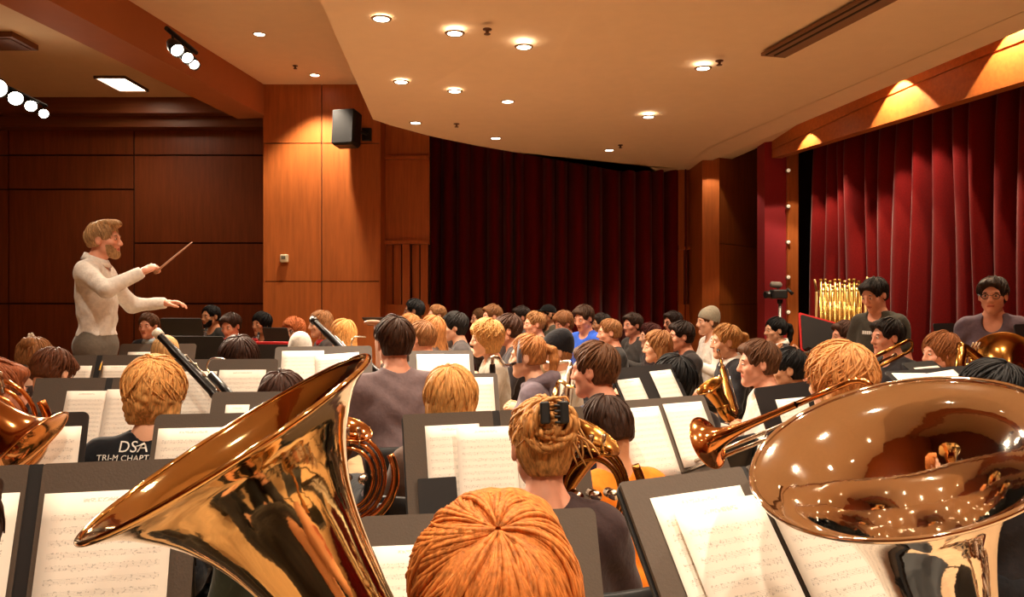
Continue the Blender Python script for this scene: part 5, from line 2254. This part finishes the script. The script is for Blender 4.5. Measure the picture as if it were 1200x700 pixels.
seat('man with dark wavy hair playing a flute to the left', 957, 399, 34, 98, 'short', (38, 28, 24), (40, 36, 38), 'tan', arms='flute')
seat('woman with a dark ponytail and white collar by the red jamb', 911, 386, 30, 98, 'tail', BLK, (44, 40, 44), 'fair', fem=True, collar=(230, 226, 220))
seat('blonde saxophone player with hair drawn back and a black shirt', 853, 399, 38, 94, 'tail', (176, 122, 66), (34, 32, 36), 'fair', collar=(236, 232, 226), arms='play', fem=True)
seat('person in a grey knitted beanie and white shirt', 832, 376, 30, 98, 'short', BR_, (236, 230, 222), 'fair', hat='beanie', hatc=(150, 140, 122), rg=0.05)
seat('dark haired person in profile left of the grey beanie', 801, 393, 31, 96, 'short', (44, 28, 20), (50, 44, 44), 'pink')
seat('dark haired man in glasses at the right edge of the back curtain', 790, 377, 26, 110, 'short', (44, 28, 22), (70, 60, 60), 'pink', glasses=True)
seat('woman with long dark red hair in left profile', 763, 393, 31, 98, 'long', (70, 26, 20), (50, 36, 36), 'fair', fem=True)
seat('woman with long light brown hair below the dark red haired woman', 774, 405, 36, 92, 'long', (158, 108, 64), (60, 46, 44), 'fair', fem=True)
seat('dark haired man facing the camera side in the back row right of the blue shirt', 743, 380, 27, 118, 'short', (56, 36, 24), (70, 66, 64), 'pink')
seat('man with short light brown hair and a dark jacket in profile', 717, 389, 31, 92, 'crop', (146, 98, 58), (46, 44, 44), 'pink')
seat('man in a bright blue tee shirt looking down', 687, 372, 29, 135, 'short', (66, 42, 26), (50, 92, 200), 'pink', pitch=-18, sleeves='short', arms='low')
seat('dark head beside the blue tee shirt in the last row', 706, 379, 24, 100, 'short', (50, 40, 36), (60, 54, 52), 'tan')
seat('man with light brown hair looking down, left of the blue tee shirt', 662, 378, 27, 118, 'mop', (140, 92, 56), (80, 72, 64), 'pink', pitch=-20)
seat('man in a black cap against the back curtain', 644, 368, 26, 110, 'crop', BLK, (78, 74, 62), 'tan', hat='cap', hatc=(20, 19, 20))
seat('man in a tan jacket with light brown hair, left of the black cap', 629, 379, 28, 108, 'crop', (156, 108, 64), (116, 92, 66), 'pink')
seat('dark haired man in the last row before the curtain', 613, 371, 25, 100, 'short', (40, 26, 20), (60, 50, 48), 'pink')
seat('dark haired person with a flushed face beside the curly blonde', 598, 386, 36, 92, 'short', (66, 38, 24), (52, 46, 48), 'pink')
seat('curly blonde person in a pale grey sweater', 573, 396, 37, 100, 'curly', (196, 142, 80), (158, 148, 134), 'fair', fem=True)
seat('brown haired man in the last row right of the small pale face', 579, 370, 26, 108, 'short', (120, 78, 44), (70, 56, 52), 'pink')
seat('small pale face in the last row at the curtain', 564, 373, 24, 112, 'crop', (130, 92, 60), (80, 66, 60), 'fair')
seat('man with black hair in left profile wearing a charcoal tee shirt', 536, 382, 32, 97, 'mop', (30, 24, 22), (74, 68, 68), 'fair', sleeves='short')
seat('fair haired man at the left edge of the back curtain', 514, 369, 25, 115, 'crop', (160, 110, 68), (90, 70, 60), 'pink')
seat('person with short black hair in profile before the slatted bay', 487, 364, 22, 95, 'crop', BLK, (60, 46, 44), 'brown', d=9.3)
seat('light brown haired player left of the slatted bay', 482, 383, 29, 60, 'bob', (168, 112, 62), (90, 74, 66), 'fair', fem=True)
seat('woman with long light brown hair behind the short haired man', 509, 387, 35, 62, 'long', (172, 112, 62), (80, 64, 58), 'fair', fem=True)
seat('man with short light brown hair in front of the long haired woman', 497, 395, 38, 62, 'short', (134, 88, 50), (60, 54, 54), 'pink')
seat('woman with a grey headband and grey purple hooded top', 623, 416, 48, 78, 'tail', (176, 114, 62), (112, 98, 108), 'fair', fem=True, headband=(104, 100, 108), hood=(118, 104, 114), arms='low')
seat('man in a black knitted beanie behind the headband woman', 656, 410, 44, 98, 'short', LTBR, (196, 186, 170), 'tan', hat='beanie', hatc=(22, 20, 24))
# standing percussionists
pm = person('man standing by the chimes in a dark olive tee shirt looking down', 1027, 344, 40, 118, 'short', (34, 26, 22), (62, 58, 50), 'pink', pitch=-22, stand=0.0, sleeves='short', arms='low', d=5.9)
person('man standing in glasses and a grey purple tee shirt before the red curtain', 1164, 345, 43, 140, 'short', (54, 36, 26), (104, 88, 100), 'pink', stand=0.0, sleeves='short', arms='down', glasses=True, d=5.3, neckline=0.03)

# ------------------------------------------------------------------ stands, from near to far
GF = 'music stands among the far rows'
BK = STANDB
_, M_red = music_stand('music stand directly before the ginger tuba player', 562, 562, 600, 1.72, 8, 24, 0.53, 0.34, pages=[(-0.245, -0.03, -0.065, -0.33, 'sheet of music beside the ginger head, on its left', 0)])
_, M12 = music_stand('lower left music stand beneath the raised tuba bell', 45, 45, 545, 1.42, 12, 20, 0.56, 0.36, folder=(0.27, 0.352, 0.012), mat=BK,
                     pages=[(-0.24, -0.02, -0.05, -0.335, 'music page cut off by the lower left corner', 0), (0.022, 0.242, -0.055, -0.34, 'music page partly covered by the left tuba rim', 0)])
_, M3 = music_stand('large music stand in front of the right tuba', 868, 868, 549, 1.42, 27, 36, 0.56, 0.42, folder=(0.27, 0.412, 0.006), mat=BK, pockets=[(-1, 0.135, -0.265, -0.055)],
                    pages=[(-0.23, -0.03, -0.035, -0.33, 'music page tucked in a folder pocket under the right tuba', 0), (-0.205, -0.014, -0.06, -0.38, 'music page overlapping the tucked one left of the folder spine', 0, 0.012), (0.008, 0.225, -0.045, -0.37, 'music page just below the silver tuba rim', 0)])
_, MS = music_stand('music stand with an open folder before the blonde updo', 580, 580, 482, 2.5, 17, 20, 0.61, 0.36, folder=(0.29, 0.352, 0.012), mat=BK, pockets=[(-1, 0.15, -0.27, -0.15)],
                    pages=[(-0.235, -0.06, -0.04, -0.31, 'music page in the left half of the open folder before the updo', 0), (-0.145, 0.045, -0.055, -0.34, 'music page hanging in front beside the blonde updo', 1, 0.016), (0.05, 0.24, -0.05, -0.3, 'music page hidden behind the updo', 0)])
music_stand('music stand half covered by the left tuba, holding a wide page', 282, 282, 484, 2.38, 8, 24, 0.50, 0.34,
            pages=[(-0.235, -0.03, -0.045, -0.31, 'music page right of the lettered black shirt', 0), (-0.02, 0.19, -0.05, -0.31, 'music page behind the left tuba bell', 0)])
music_stand('black round cornered music stand of the horn player at the left edge', 0, 0, 485, 2.32, 10, 18, 0.50, 0.34, mat=BK,
            pages=[(-0.21, 0.0, -0.05, -0.31, 'music page behind the horn at the left edge', 0), (0.01, 0.235, -0.045, -0.33, 'music page right of the horn bell at the left edge', 0)])
music_stand('wide music stand behind the curly lettered player', 130, 130, 443, 3.3, 4, 22, 0.62, 0.36, folder=(0.29, 0.35, 0.014),
            pages=[(-0.165, 0.0, -0.06, -0.33, 'left page of the white spread beside the curly blonde head', 0), (0.0, 0.21, -0.055, -0.33, 'right page of the white spread behind the curly blonde head', 0)])
music_stand('music stand between the curly blonde and the brown hidden head', 330, 330, 459, 2.85, 4, 24, 0.50, 0.34, pages=[(-0.195, -0.11, -0.05, -0.3, 'narrow strip of music left of the hidden brown head', 0)])
music_stand('music stand behind the left bassoon', 262, 262, 421, 3.55, 4, 24, 0.50, 0.34,
            pages=[(-0.235, -0.02, -0.06, -0.33, 'bright page crossed by the left bassoon', 0), (-0.01, 0.2, -0.055, -0.33, 'bright page behind the messy dark brown head', 0)])
music_stand('music stand with double page right of the grey hood', 380, 380, 406, 4.1, 12, 40, 0.50, 0.36,
            pages=[(-0.215, 0.0, -0.03, -0.32, 'left page of the pair above the tuba rim', 0), (-0.03, 0.20, -0.055, -0.33, 'right page of the pair above the tuba rim', -4, 0.003)])
music_stand('music stand behind the bowed blonde head', 532, 532, 438, 4.05, 8, 34, 0.46, 0.36,
            pages=[(-0.205, 0.0, -0.03, -0.33, 'left page behind the bowed blonde head', 0), (0.0, 0.205, -0.028, -0.33, 'right page behind the bowed blonde head', 0)])
music_stand('music stand in front of the charcoal tee shirt', 517, 517, 411, 5.3, 10, 34, 0.44, 0.32,
            pages=[(-0.17, 0.02, -0.03, -0.29, 'left page below the charcoal tee shirt', 0), (0.0, 0.19, -0.035, -0.29, 'right page below the charcoal tee shirt', 0)])
music_stand('music stand with two big pages, centre right', 768, 768, 467, 3.15, 27, 30, 0.51, 0.36,
            pages=[(-0.215, 0.0, -0.035, -0.33, 'big left page on the centre right stand', 0), (0.022, 0.225, -0.03, -0.30, 'big right page beside the copper coloured trombone bell', 0)])
music_stand('dark music stand between two brown and black heads, centre right', 752, 752, 429, 3.7, 42, 30, 0.48, 0.34, mat=BK,
            pages=[(-0.225, -0.06, -0.06, -0.33, 'page right of the man with the gold crook', 0), (0.03, 0.2, -0.035, -0.33, 'page left of the thick black hair', 0)])
music_stand('dark music stand in front of the curly trombone player', 922, 922, 450, 3.1, 40, 20, 0.47, 0.34, mat=BK, pages=[(-0.13, 0.10, -0.06, -0.30, 'page above the trombone slide', 2)])
music_stand('black music stand nearest the silver tuba rim, holding loose pages', 1085, 1085, 432, 3.2, 30, 50, 0.56, 0.36, mat=BK,
            pages=[(-0.27, -0.06, -0.02, -0.3, 'loose page above the silver tuba rim, on the left', 4), (-0.06, 0.17, -0.03, -0.3, 'loose page above the silver tuba rim, on the right', -3, 0.003)])
music_stand('black music stand edge behind the loose pages', 1075, 1075, 424, 4.4, 34, 55, 0.34, 0.3, mat=BK, pages=[(-0.12, 0.14, -0.05, -0.28, 'strip of page under a black stand edge', 0)])
music_stand('music stand at the left with a pencil on its folder', 118, 118, 417, 4.4, 4, 24, 0.50, 0.33, folder=(0.24, 0.322, 0.016),
            pages=[(-0.225, -0.03, -0.065, -0.3, 'page left of the pencil', 0), (0.03, 0.19, -0.065, -0.3, 'page right of the pencil', 0)])
music_stand('music stand cut by the left edge behind the bent heads', 2, 2, 427, 4.2, -12, 28, 0.34, 0.36, pages=[(0.05, 0.16, -0.03, -0.3, 'page leaning at the far left', 4)])
music_stand('music stand behind the fair haired bassoonist', 186, 186, 403, 5.2, 4, 24, 0.5, 0.34,
            pages=[(-0.19, 0.04, -0.06, -0.3, 'page left of the fair buzzed head', 0), (0.05, 0.2, -0.08, -0.3, 'page right of the fair buzzed head', 0)])
music_stand('black desk below the bearded clarinettist, seen from its back', 212, 212, 373, 7.3, 178, 16, 0.40, 0.34, mat=BK)
music_stand('black desk in front of the red collared man', 226, 226, 394, 6.1, 172, 18, 0.52, 0.34, mat=BK)
music_stand('small dark desk below the dark haired woman with the clarinet', 322, 322, 384, 7.6, 160, 18, 0.30, 0.30, mat=BK)
music_stand('red rimmed black desk left of the messy brown head', 272, 272, 399, 6.4, 172, 16, 0.44, 0.3, mat=BK, rim=True)
music_stand('red rimmed black desk right of the messy brown head', 322, 322, 403, 6.0, 176, 18, 0.40, 0.3, mat=BK, rim=True)
music_stand('black desk seen edge on before the slatted bay', 450, 450, 372, 8.2, 178, 72, 0.48, 0.3, mat=BK)
music_stand('tall red rimmed desk by the chimes', 962, 962, 375, 6.9, 14, 24, 0.42, 0.34, mat=BK, rim=True, roll=14)
music_stand('square black desk above the woman with collar length hair', 1106, 1106, 379, 6.3, 30, 14, 0.27, 0.28, mat=BK)
music_stand('black desk cut by the right edge beside the standing man', 1207, 1207, 380, 5.0, 20, 14, 0.3, 0.3, mat=BK)


# ------------------------------------------------------------------ chimes and video camera by the proscenium
base = W(985, 400, 7.4)
t = thing('tubular_chimes', 'rack of brass tubular chimes hanging before the red curtain', 'chimes', (base.x, base.y, 0))
CH = brassmat('chime_brass', (206, 168, 96), 0.16)
for k in range(18):
    px = 962 + (k // 2) * 5.6 + (2.4 if k % 2 else 0)
    d = 7.35 + (0.12 if k % 2 else 0.0) - 0.03 * (k // 2)
    ptop = 328 if k % 2 == 0 else 334
    top = W(px, ptop + (2 if (k // 2) % 3 == 2 else 0), d)
    mb = MB()
    mb.tube([top, (top.x, top.y, 0.42 - 0.012 * k + (0.2 if k % 2 else 0))], 0.0145, 10)
    mb.lathe([(0, 0), (0, 0.018), (0.02, 0.018), (0.02, 0)], top - Vector((0, 0, 0.012)), (0, 0, 1), 10)
    mb.build('chime', CH, t)
mb = MB()
l0, l1 = W(957, 342, 7.42), W(1014, 340, 7.12)
mb.tube([l0, l1], 0.012, 8)
for e in (l0, l1):
    mb.tube([e, (e.x, e.y, 0.03)], 0.015, 8)
    mb.tube([(e.x, e.y - 0.28, 0.03), (e.x, e.y + 0.28, 0.03)], 0.016, 8)
    mb.tube([e + Vector((0, 0, 0)), e + Vector((-0.02 if e is l0 else 0.02, 0, 0.12))], 0.012, 8)
mb.tube([(l0.x, l0.y, 0.3), (l1.x, l1.y, 0.3)], 0.012, 8)
mb.build('frame', plain('chime_frame', (150, 116, 70), 0.35, 0.6), t)

p = W(914, 345, 8.3)
t = thing('video_camera', 'black video camera with a fuzzy microphone by the red jamb', 'camera', p)
mb = MB()
mb.bbox((p.x - 0.10, p.y - 0.08, p.z - 0.05), (p.x + 0.06, p.y + 0.08, p.z + 0.05), 0.015)
mb.build('camera_body', BLACKP, t)
mb = MB()
mb.lathe([(0, 0.0), (0, 0.035), (0.09, 0.04), (0.09, 0.03), (0.07, 0.0)], (p.x - 0.08, p.y, p.z - 0.005), (-1, -0.25, 0), 18)
mb.build('lens', EBON, t)
mb = MB()
mb.tube([(p.x + 0.05, p.y, p.z + 0.02), (p.x + 0.08, p.y - 0.02, p.z + 0.05), (p.x + 0.12, p.y - 0.05, p.z + 0.0)], 0.02, 10)
mb.build('viewfinder', BLACKP, t)
mb = MB()
mb.tube([(p.x - 0.11, p.y - 0.02, p.z + 0.105), (p.x - 0.10, p.y - 0.02, p.z + 0.105), (p.x + 0.0, p.y, p.z + 0.10), (p.x + 0.02, p.y, p.z + 0.10)], [0.012, 0.032, 0.034, 0.014], 12)
mb.tube([(p.x - 0.02, p.y, p.z + 0.08), (p.x - 0.02, p.y, p.z + 0.04)], 0.008, 6)
mb.build('microphone', plain('fuzzy_grey', (128, 120, 112), 0.95, bump=0.6, bscale=300), t)
t = thing('tripod', 'slim tripod carrying the video camera by the red jamb', 'tripod', (p.x, p.y, 0))
mb = MB()
mb.tube([(p.x, p.y, p.z - 0.055), (p.x, p.y, p.z - 0.1)], 0.03, 12)
mb.build('head', BLACKP, t)
mb = MB()
mb.tube([(p.x, p.y, p.z - 0.1), (p.x, p.y, 0.75)], 0.018, 10)
mb.build('column', plain('tripod_grey', (150, 146, 140), 0.4, 0.6), t)
for k in range(3):
    a = rad(30 + 120 * k)
    mb = MB()
    mb.tube([(p.x, p.y, 0.95), (p.x + 0.38 * math.cos(a), p.y + 0.38 * math.sin(a), 0.01)], 0.014, 8)
    mb.build('leg', BLACK, t)

seat_all([(o.location.x, o.location.y) for o in bpy.data.objects if o.name.startswith(('person', 'tubular'))], [(o.location.x, o.location.y) for o in bpy.data.objects if o.name.startswith('music_stand') and o.get('label')])

# lettering on the backs and fronts
shirt = [o for o in bpy.data.objects if o.name.startswith('shirt') and o.parent and 'DSA' in o.parent.get('label', '')][0]
pr = shirt.parent
Mp = Matrix.LocRotScale(pr.location, pr.rotation_euler, None)
WHT = plain('print_white', (232, 228, 222), 0.7)
zb = 0.962
Mt = Mp @ Matrix.Translation((-0.036, -0.2, zb)) @ Matrix.Rotation(rad(90), 4, 'X')
o = lettering('DSA', 0.05, Mt, shirt, 'lettering', WHT, None, 1.0, 1.1)
inv = Mp.inverted()
for v in o.data.vertices:
    v.co = inv @ v.co
o.parent = pr
Mt = Mp @ Matrix.Translation((-0.05, -0.2, zb - 0.027)) @ Matrix.Rotation(rad(90), 4, 'X')
o = lettering('TRI-M CHAPTER', 0.026, Mt, shirt, 'lettering', WHT, None, 1.05, 1.1)
for v in o.data.vertices:
    v.co = inv @ v.co
o.parent = pr
shirt = [c for c in pm.children if c.name.startswith('shirt')][0]
Mp = Matrix.LocRotScale(pm.location, pm.rotation_euler, None)
inv = Mp.inverted()
mb = MB()
bv = BVHTree.FromPolygons([v.co.copy() for v in shirt.data.vertices], [tuple(p.vertices) for p in shirt.data.polygons])
for k in range(8):
    x0 = 0.06 - 0.016 * k
    q = []
    for dx, dz in ((0, 0), (-0.012, 0), (-0.012, 0.026), (0, 0.026)):
        h_ = bv.ray_cast(Vector((x0 + dx, 0.5, pm['head_z'] - 0.30 + dz)), Vector((0, -1, 0)))
        q.append((h_[0] if h_[0] is not None else Vector((x0 + dx, 0.12, pm['head_z'] - 0.30 + dz))) + Vector((0, 0.004, 0)))
    mb.add(q, [(0, 1, 2, 3)])
mb.build('chest_print', WHT, pm, world=False)

# hair clip, flower clip
def on_head(label_part):
    return [o for o in bpy.data.objects if o.name.startswith('person') and label_part in o.get('label', '')][0]


u = on_head('messy updo')
hd_ = [c for c in u.children if c.name.startswith('hair')][0]
Mh_ = Matrix.LocRotScale(hd_.location, hd_.rotation_euler, None)
mb = MB()
for s in (-1, 1):
    mb.bbox((-0.012 + s * 0.004, -0.158, 0.058), (0.012 + s * 0.004, -0.132, 0.115), 0.004, Mh_ @ Matrix.Rotation(rad(8 * s), 4, 'Z'))
for k in range(4):
    mb.tube([Mh_ @ Vector((0.0, -0.15, 0.062 + 0.014 * k)), Mh_ @ Vector((0.03, -0.148, 0.060 + 0.014 * k)), Mh_ @ Vector((0.036, -0.128, 0.06 + 0.014 * k))], 0.0035, 6)
mb.build('hair_clip', BLACKP, u, world=False)
u = on_head('flower clip at the left')
hd_ = [c for c in u.children if c.name.startswith('hair')][0]
Mh_ = Matrix.LocRotScale(hd_.location, hd_.rotation_euler, None)
mb = MB()
for k in range(5):
    a = 2 * math.pi * k / 5
    mb.ball(Mh_ @ Vector((0.012 * math.cos(a), -0.10 + 0.0, 0.115 + 0.012 * math.sin(a))), 0.009, 8, 6)
mb.build('hair_clip', plain('clip_white', (226, 214, 200), 0.5), u, world=False)

# pencils
def pencil(label, a, b):
    a, b = Vector(a), Vector(b)
    u = (b - a).normalized()
    t = thing('pencil', label, 'pencil', a)
    L = (b - a).length
    mb = MB()
    mb.lathe([(0, 0), (0, 0.0042), (L - 0.018, 0.0042)], a, u, 6, False)
    mb.build('shaft', plain('pencil_yellow', (226, 168, 40), 0.4), t)
    mb = MB()
    mb.lathe([(L - 0.018, 0.0042), (L, 0.0006)], a, u, 6, False)
    mb.build('tip', plain('pencil_wood', (206, 160, 110), 0.6), t)


pencil('yellow pencil on the ledge at the ginger player\'s stand', M_red @ Vector((0.248, -0.012, -0.33)), M_red @ Vector((0.236, -0.012, -0.20)))
p = W(118, 418, 4.3)
pencil('yellow pencil standing on the folder at the left', W(116.5, 434, 4.32), W(120, 423, 4.36))

# ------------------------------------------------------------------ brass in front
tuba('gleaming brass tuba tilted across the left foreground, its bell facing up left', (-0.384, 1.055, 1.305), (-0.50, -0.134, 0.855), (0.75, 0.5, 0.2), BR, 0)
tuba('pale silvery brass tuba at the right edge, its bell open upwards', (0.566, 1.126, 1.279), (-0.37, -0.21, 0.905), (0.9, 0.1, 0.3), BR_P, 1)
chair('black chair carrying the pale tuba at the lower right', 0.72, 1.22, 30)

# trombones
mo = W(962, 462, 2.56)
trombone('copper coloured trombone whose bell shines at centre right', W(829, 519, 2.86), mo, (0.1, 0.35, -1), BR_R, rim=0.098)
trombone('slim brass trombone of the dark haired player below the standing man', W(985, 438, 4.85), W(1050, 406, 5.1), (0, 0.2, -1), BR_O, rim=0.10)
trombone('old brass trombone beside the woman with collar length hair', W(1098, 446, 4.5), W(1150, 420, 4.6), (0.2, 0.2, -1), BR_O, rim=0.09)
# horns
horn('dull gold horn with a wide dome shaped bell before the standing man', W(1174, 420, 4.4), (0.35, 0.85, 0.42), W(1142, 436, 4.2), BR_O, 0.165, (0.5, -0.8, 0.1))
horn('copper dark horn held at the left edge', W(34, 524, 2.12), (0.72, 0.05, -0.66), W(-12, 500, 2.25), BR_R, 0.125, (0.3, -1, 0), W(8, 478, 2.5))
horn('silvery horn beside the blonde updo, bell open upwards', W(693, 512, 2.16), (0.42, -0.25, 0.82), W(692, 578, 2.12), BR_O, 0.088, (0.2, -1, 0.1), W(660, 540, 2.25))
horn('gold horn between the left tuba and the grey purple shirt', W(405, 502, 2.5), (0.3, -0.2, 0.9), W(408, 560, 2.45), BR_R, 0.088, (0.1, -1, 0.1))
# woodwinds
bassoon('bassoon rising left of the fair buzzed head, pale ring at its top', W(183, 389, 3.5), W(282, 494, 3.3), (0.75, 0, 0.5))
bassoon('bassoon rising past the tuba rim beside the grey purple shirt', W(366, 374, 4.4), W(466, 474, 4.0), (0.7, 0, 0.5), False)
saxophone('silver saxophone in front of the black beanie', W(668, 430, 4.9), W(660, 480, 4.8), W(632, 452, 4.75), SILV, 1.2, None, W(640, 424, 5.1))
saxophone('gold saxophone with its crook beside the brown haired man', W(652, 455, 3.9), W(640, 520, 3.8), W(618, 492, 3.75), BR, 1.2, None, W(676, 452, 3.75))
saxophone('gold and silver saxophone of the blonde player with drawn back hair', W(846, 428, 5.2), W(858, 482, 5.0), W(832, 452, 4.9), BR_O, 1.25, None, W(842, 412, 5.6))
flute('silver flute of the wavy haired man', W(941, 414, 6.55), W(988, 402, 6.3))
clarinet('black clarinet held by the bearded man', W(243, 379, 8.7), W(238, 404, 8.3))
clarinet('black clarinet of the dark haired woman in the farthest row', W(304, 386, 8.6), W(300, 412, 8.3))
clarinet('black clarinet of the man in the blue tee shirt', W(684, 382, 7.9), W(676, 408, 7.6))
clarinet('black clarinet of the light haired man in the dark jacket', W(708, 394, 7.7), W(700, 420, 7.5))
# bass clarinet of the headband woman
t = thing('bass_clarinet', 'bass clarinet with a silver crook at the headband woman\'s mouth', 'bass clarinet', W(578, 480, 4.4))
mb = MB()
mb.lathe([(0, 0.016), (0.02, 0.018), (0.62, 0.02), (0.62, 0)], W(577, 427, 4.4), (0.02, 0.1, -1), 18)
mb.build('body', EBON, t)
mb = MB()
mb.tube(smooth_path([W(577, 428, 4.4), W(578, 419, 4.4), W(584, 420, 4.42), W(590, 428, 4.45), W(598, 428, 4.5)], 6), 0.011, 10)
mb.build('crook', SILV, t)
mb = MB()
mb.tube([W(596, 428.3, 4.49), W(604, 425.5, 4.56)], [0.014, 0.008], 10)
mb.build('mouthpiece', EBON, t)
mb = MB()
q = W(577, 427, 4.38)
for k in range(10):
    mb.ball(q + Vector((0.018 * (1 if k % 2 else -1), -0.012, -0.06 - 0.055 * k)), 0.011, 8, 6)
mb.build('keywork', SILV, t)

# tall slim post with a flat top between tuba rim and grey purple shirt
t = thing('slim_post', 'tall slim pale post with a flat brown top, left of the grey purple shirt', 'post', (W(443, 400, 4.6).x, 4.6, 0))
mb = MB()
mb.tube([W(441, 380, 4.6), W(443, 415, 4.6), (W(447, 445, 4.6).x, 4.6, 0.02)], 0.014, 10)
mb.build('shaft', plain('post_pale', (206, 160, 136), 0.5), t)
mb = MB()
mb.bbox(W(428, 381, 4.62), W(448, 376, 4.58), 0.005) if False else mb.ball(W(437, 378, 4.6), (0.055, 0.03, 0.016), 14, 8)
mb.build('flat_top', plain('post_brown', (150, 96, 60), 0.5), t)

for key, lab in (('grey purple long sleeved', 'black chair under the man in grey purple long sleeves'), ('lettered DSA', 'black chair under the curly lettered player'),
                 ('fuzzy light brown curls', 'black chair under the fuzzy haired trombone player'), ('cut low behind', 'black chair under the black haired player at the right tuba'),
                 ('messy updo', 'black chair under the blonde woman with the updo'), ('bowed head behind', 'black chair under the bowed blonde player'),
                 ('sharp left profile', 'black chair under the brown haired man in left profile'), ('thick black hair', 'black chair under the player with thick black hair'),
                 ('gold crook below', 'black chair under the brown haired man with the gold crook')):
    o = on_head(key)
    chair(lab, o.location.x, o.location.y, math.degrees(o.rotation_euler.z))
EXPO = 0.52
# ------------------------------------------------------------------ camera and picture settings
cam = bpy.data.cameras.new('camera')
cam.sensor_width = 36
cam.lens = 36 * F / 1200
cam.clip_start = 0.05
co = bpy.data.objects.new('camera', cam)
C.objects.link(co)
co.location = (0, 0, EYE)
co.rotation_euler = (rad(90), 0, 0)
sc = bpy.context.scene
sc.camera = co
w = bpy.data.worlds.new('world')
sc.world = w
w.use_nodes = True
w.node_tree.nodes['Background'].inputs[0].default_value = (1.0, 0.72, 0.48, 1)
w.node_tree.nodes['Background'].inputs[1].default_value = 0.02
sc.view_settings.view_transform = 'Standard'
sc.view_settings.look = 'None'
sc.view_settings.gamma = 1
sc.view_settings.use_curve_mapping = False
sc.view_settings.exposure = EXPO
sc.cycles.max_bounces = 8
sc.cycles.diffuse_bounces = 4
sc.cycles.glossy_bounces = 4
sc.cycles.sample_clamp_indirect = 6
sc.cycles.use_denoising = True
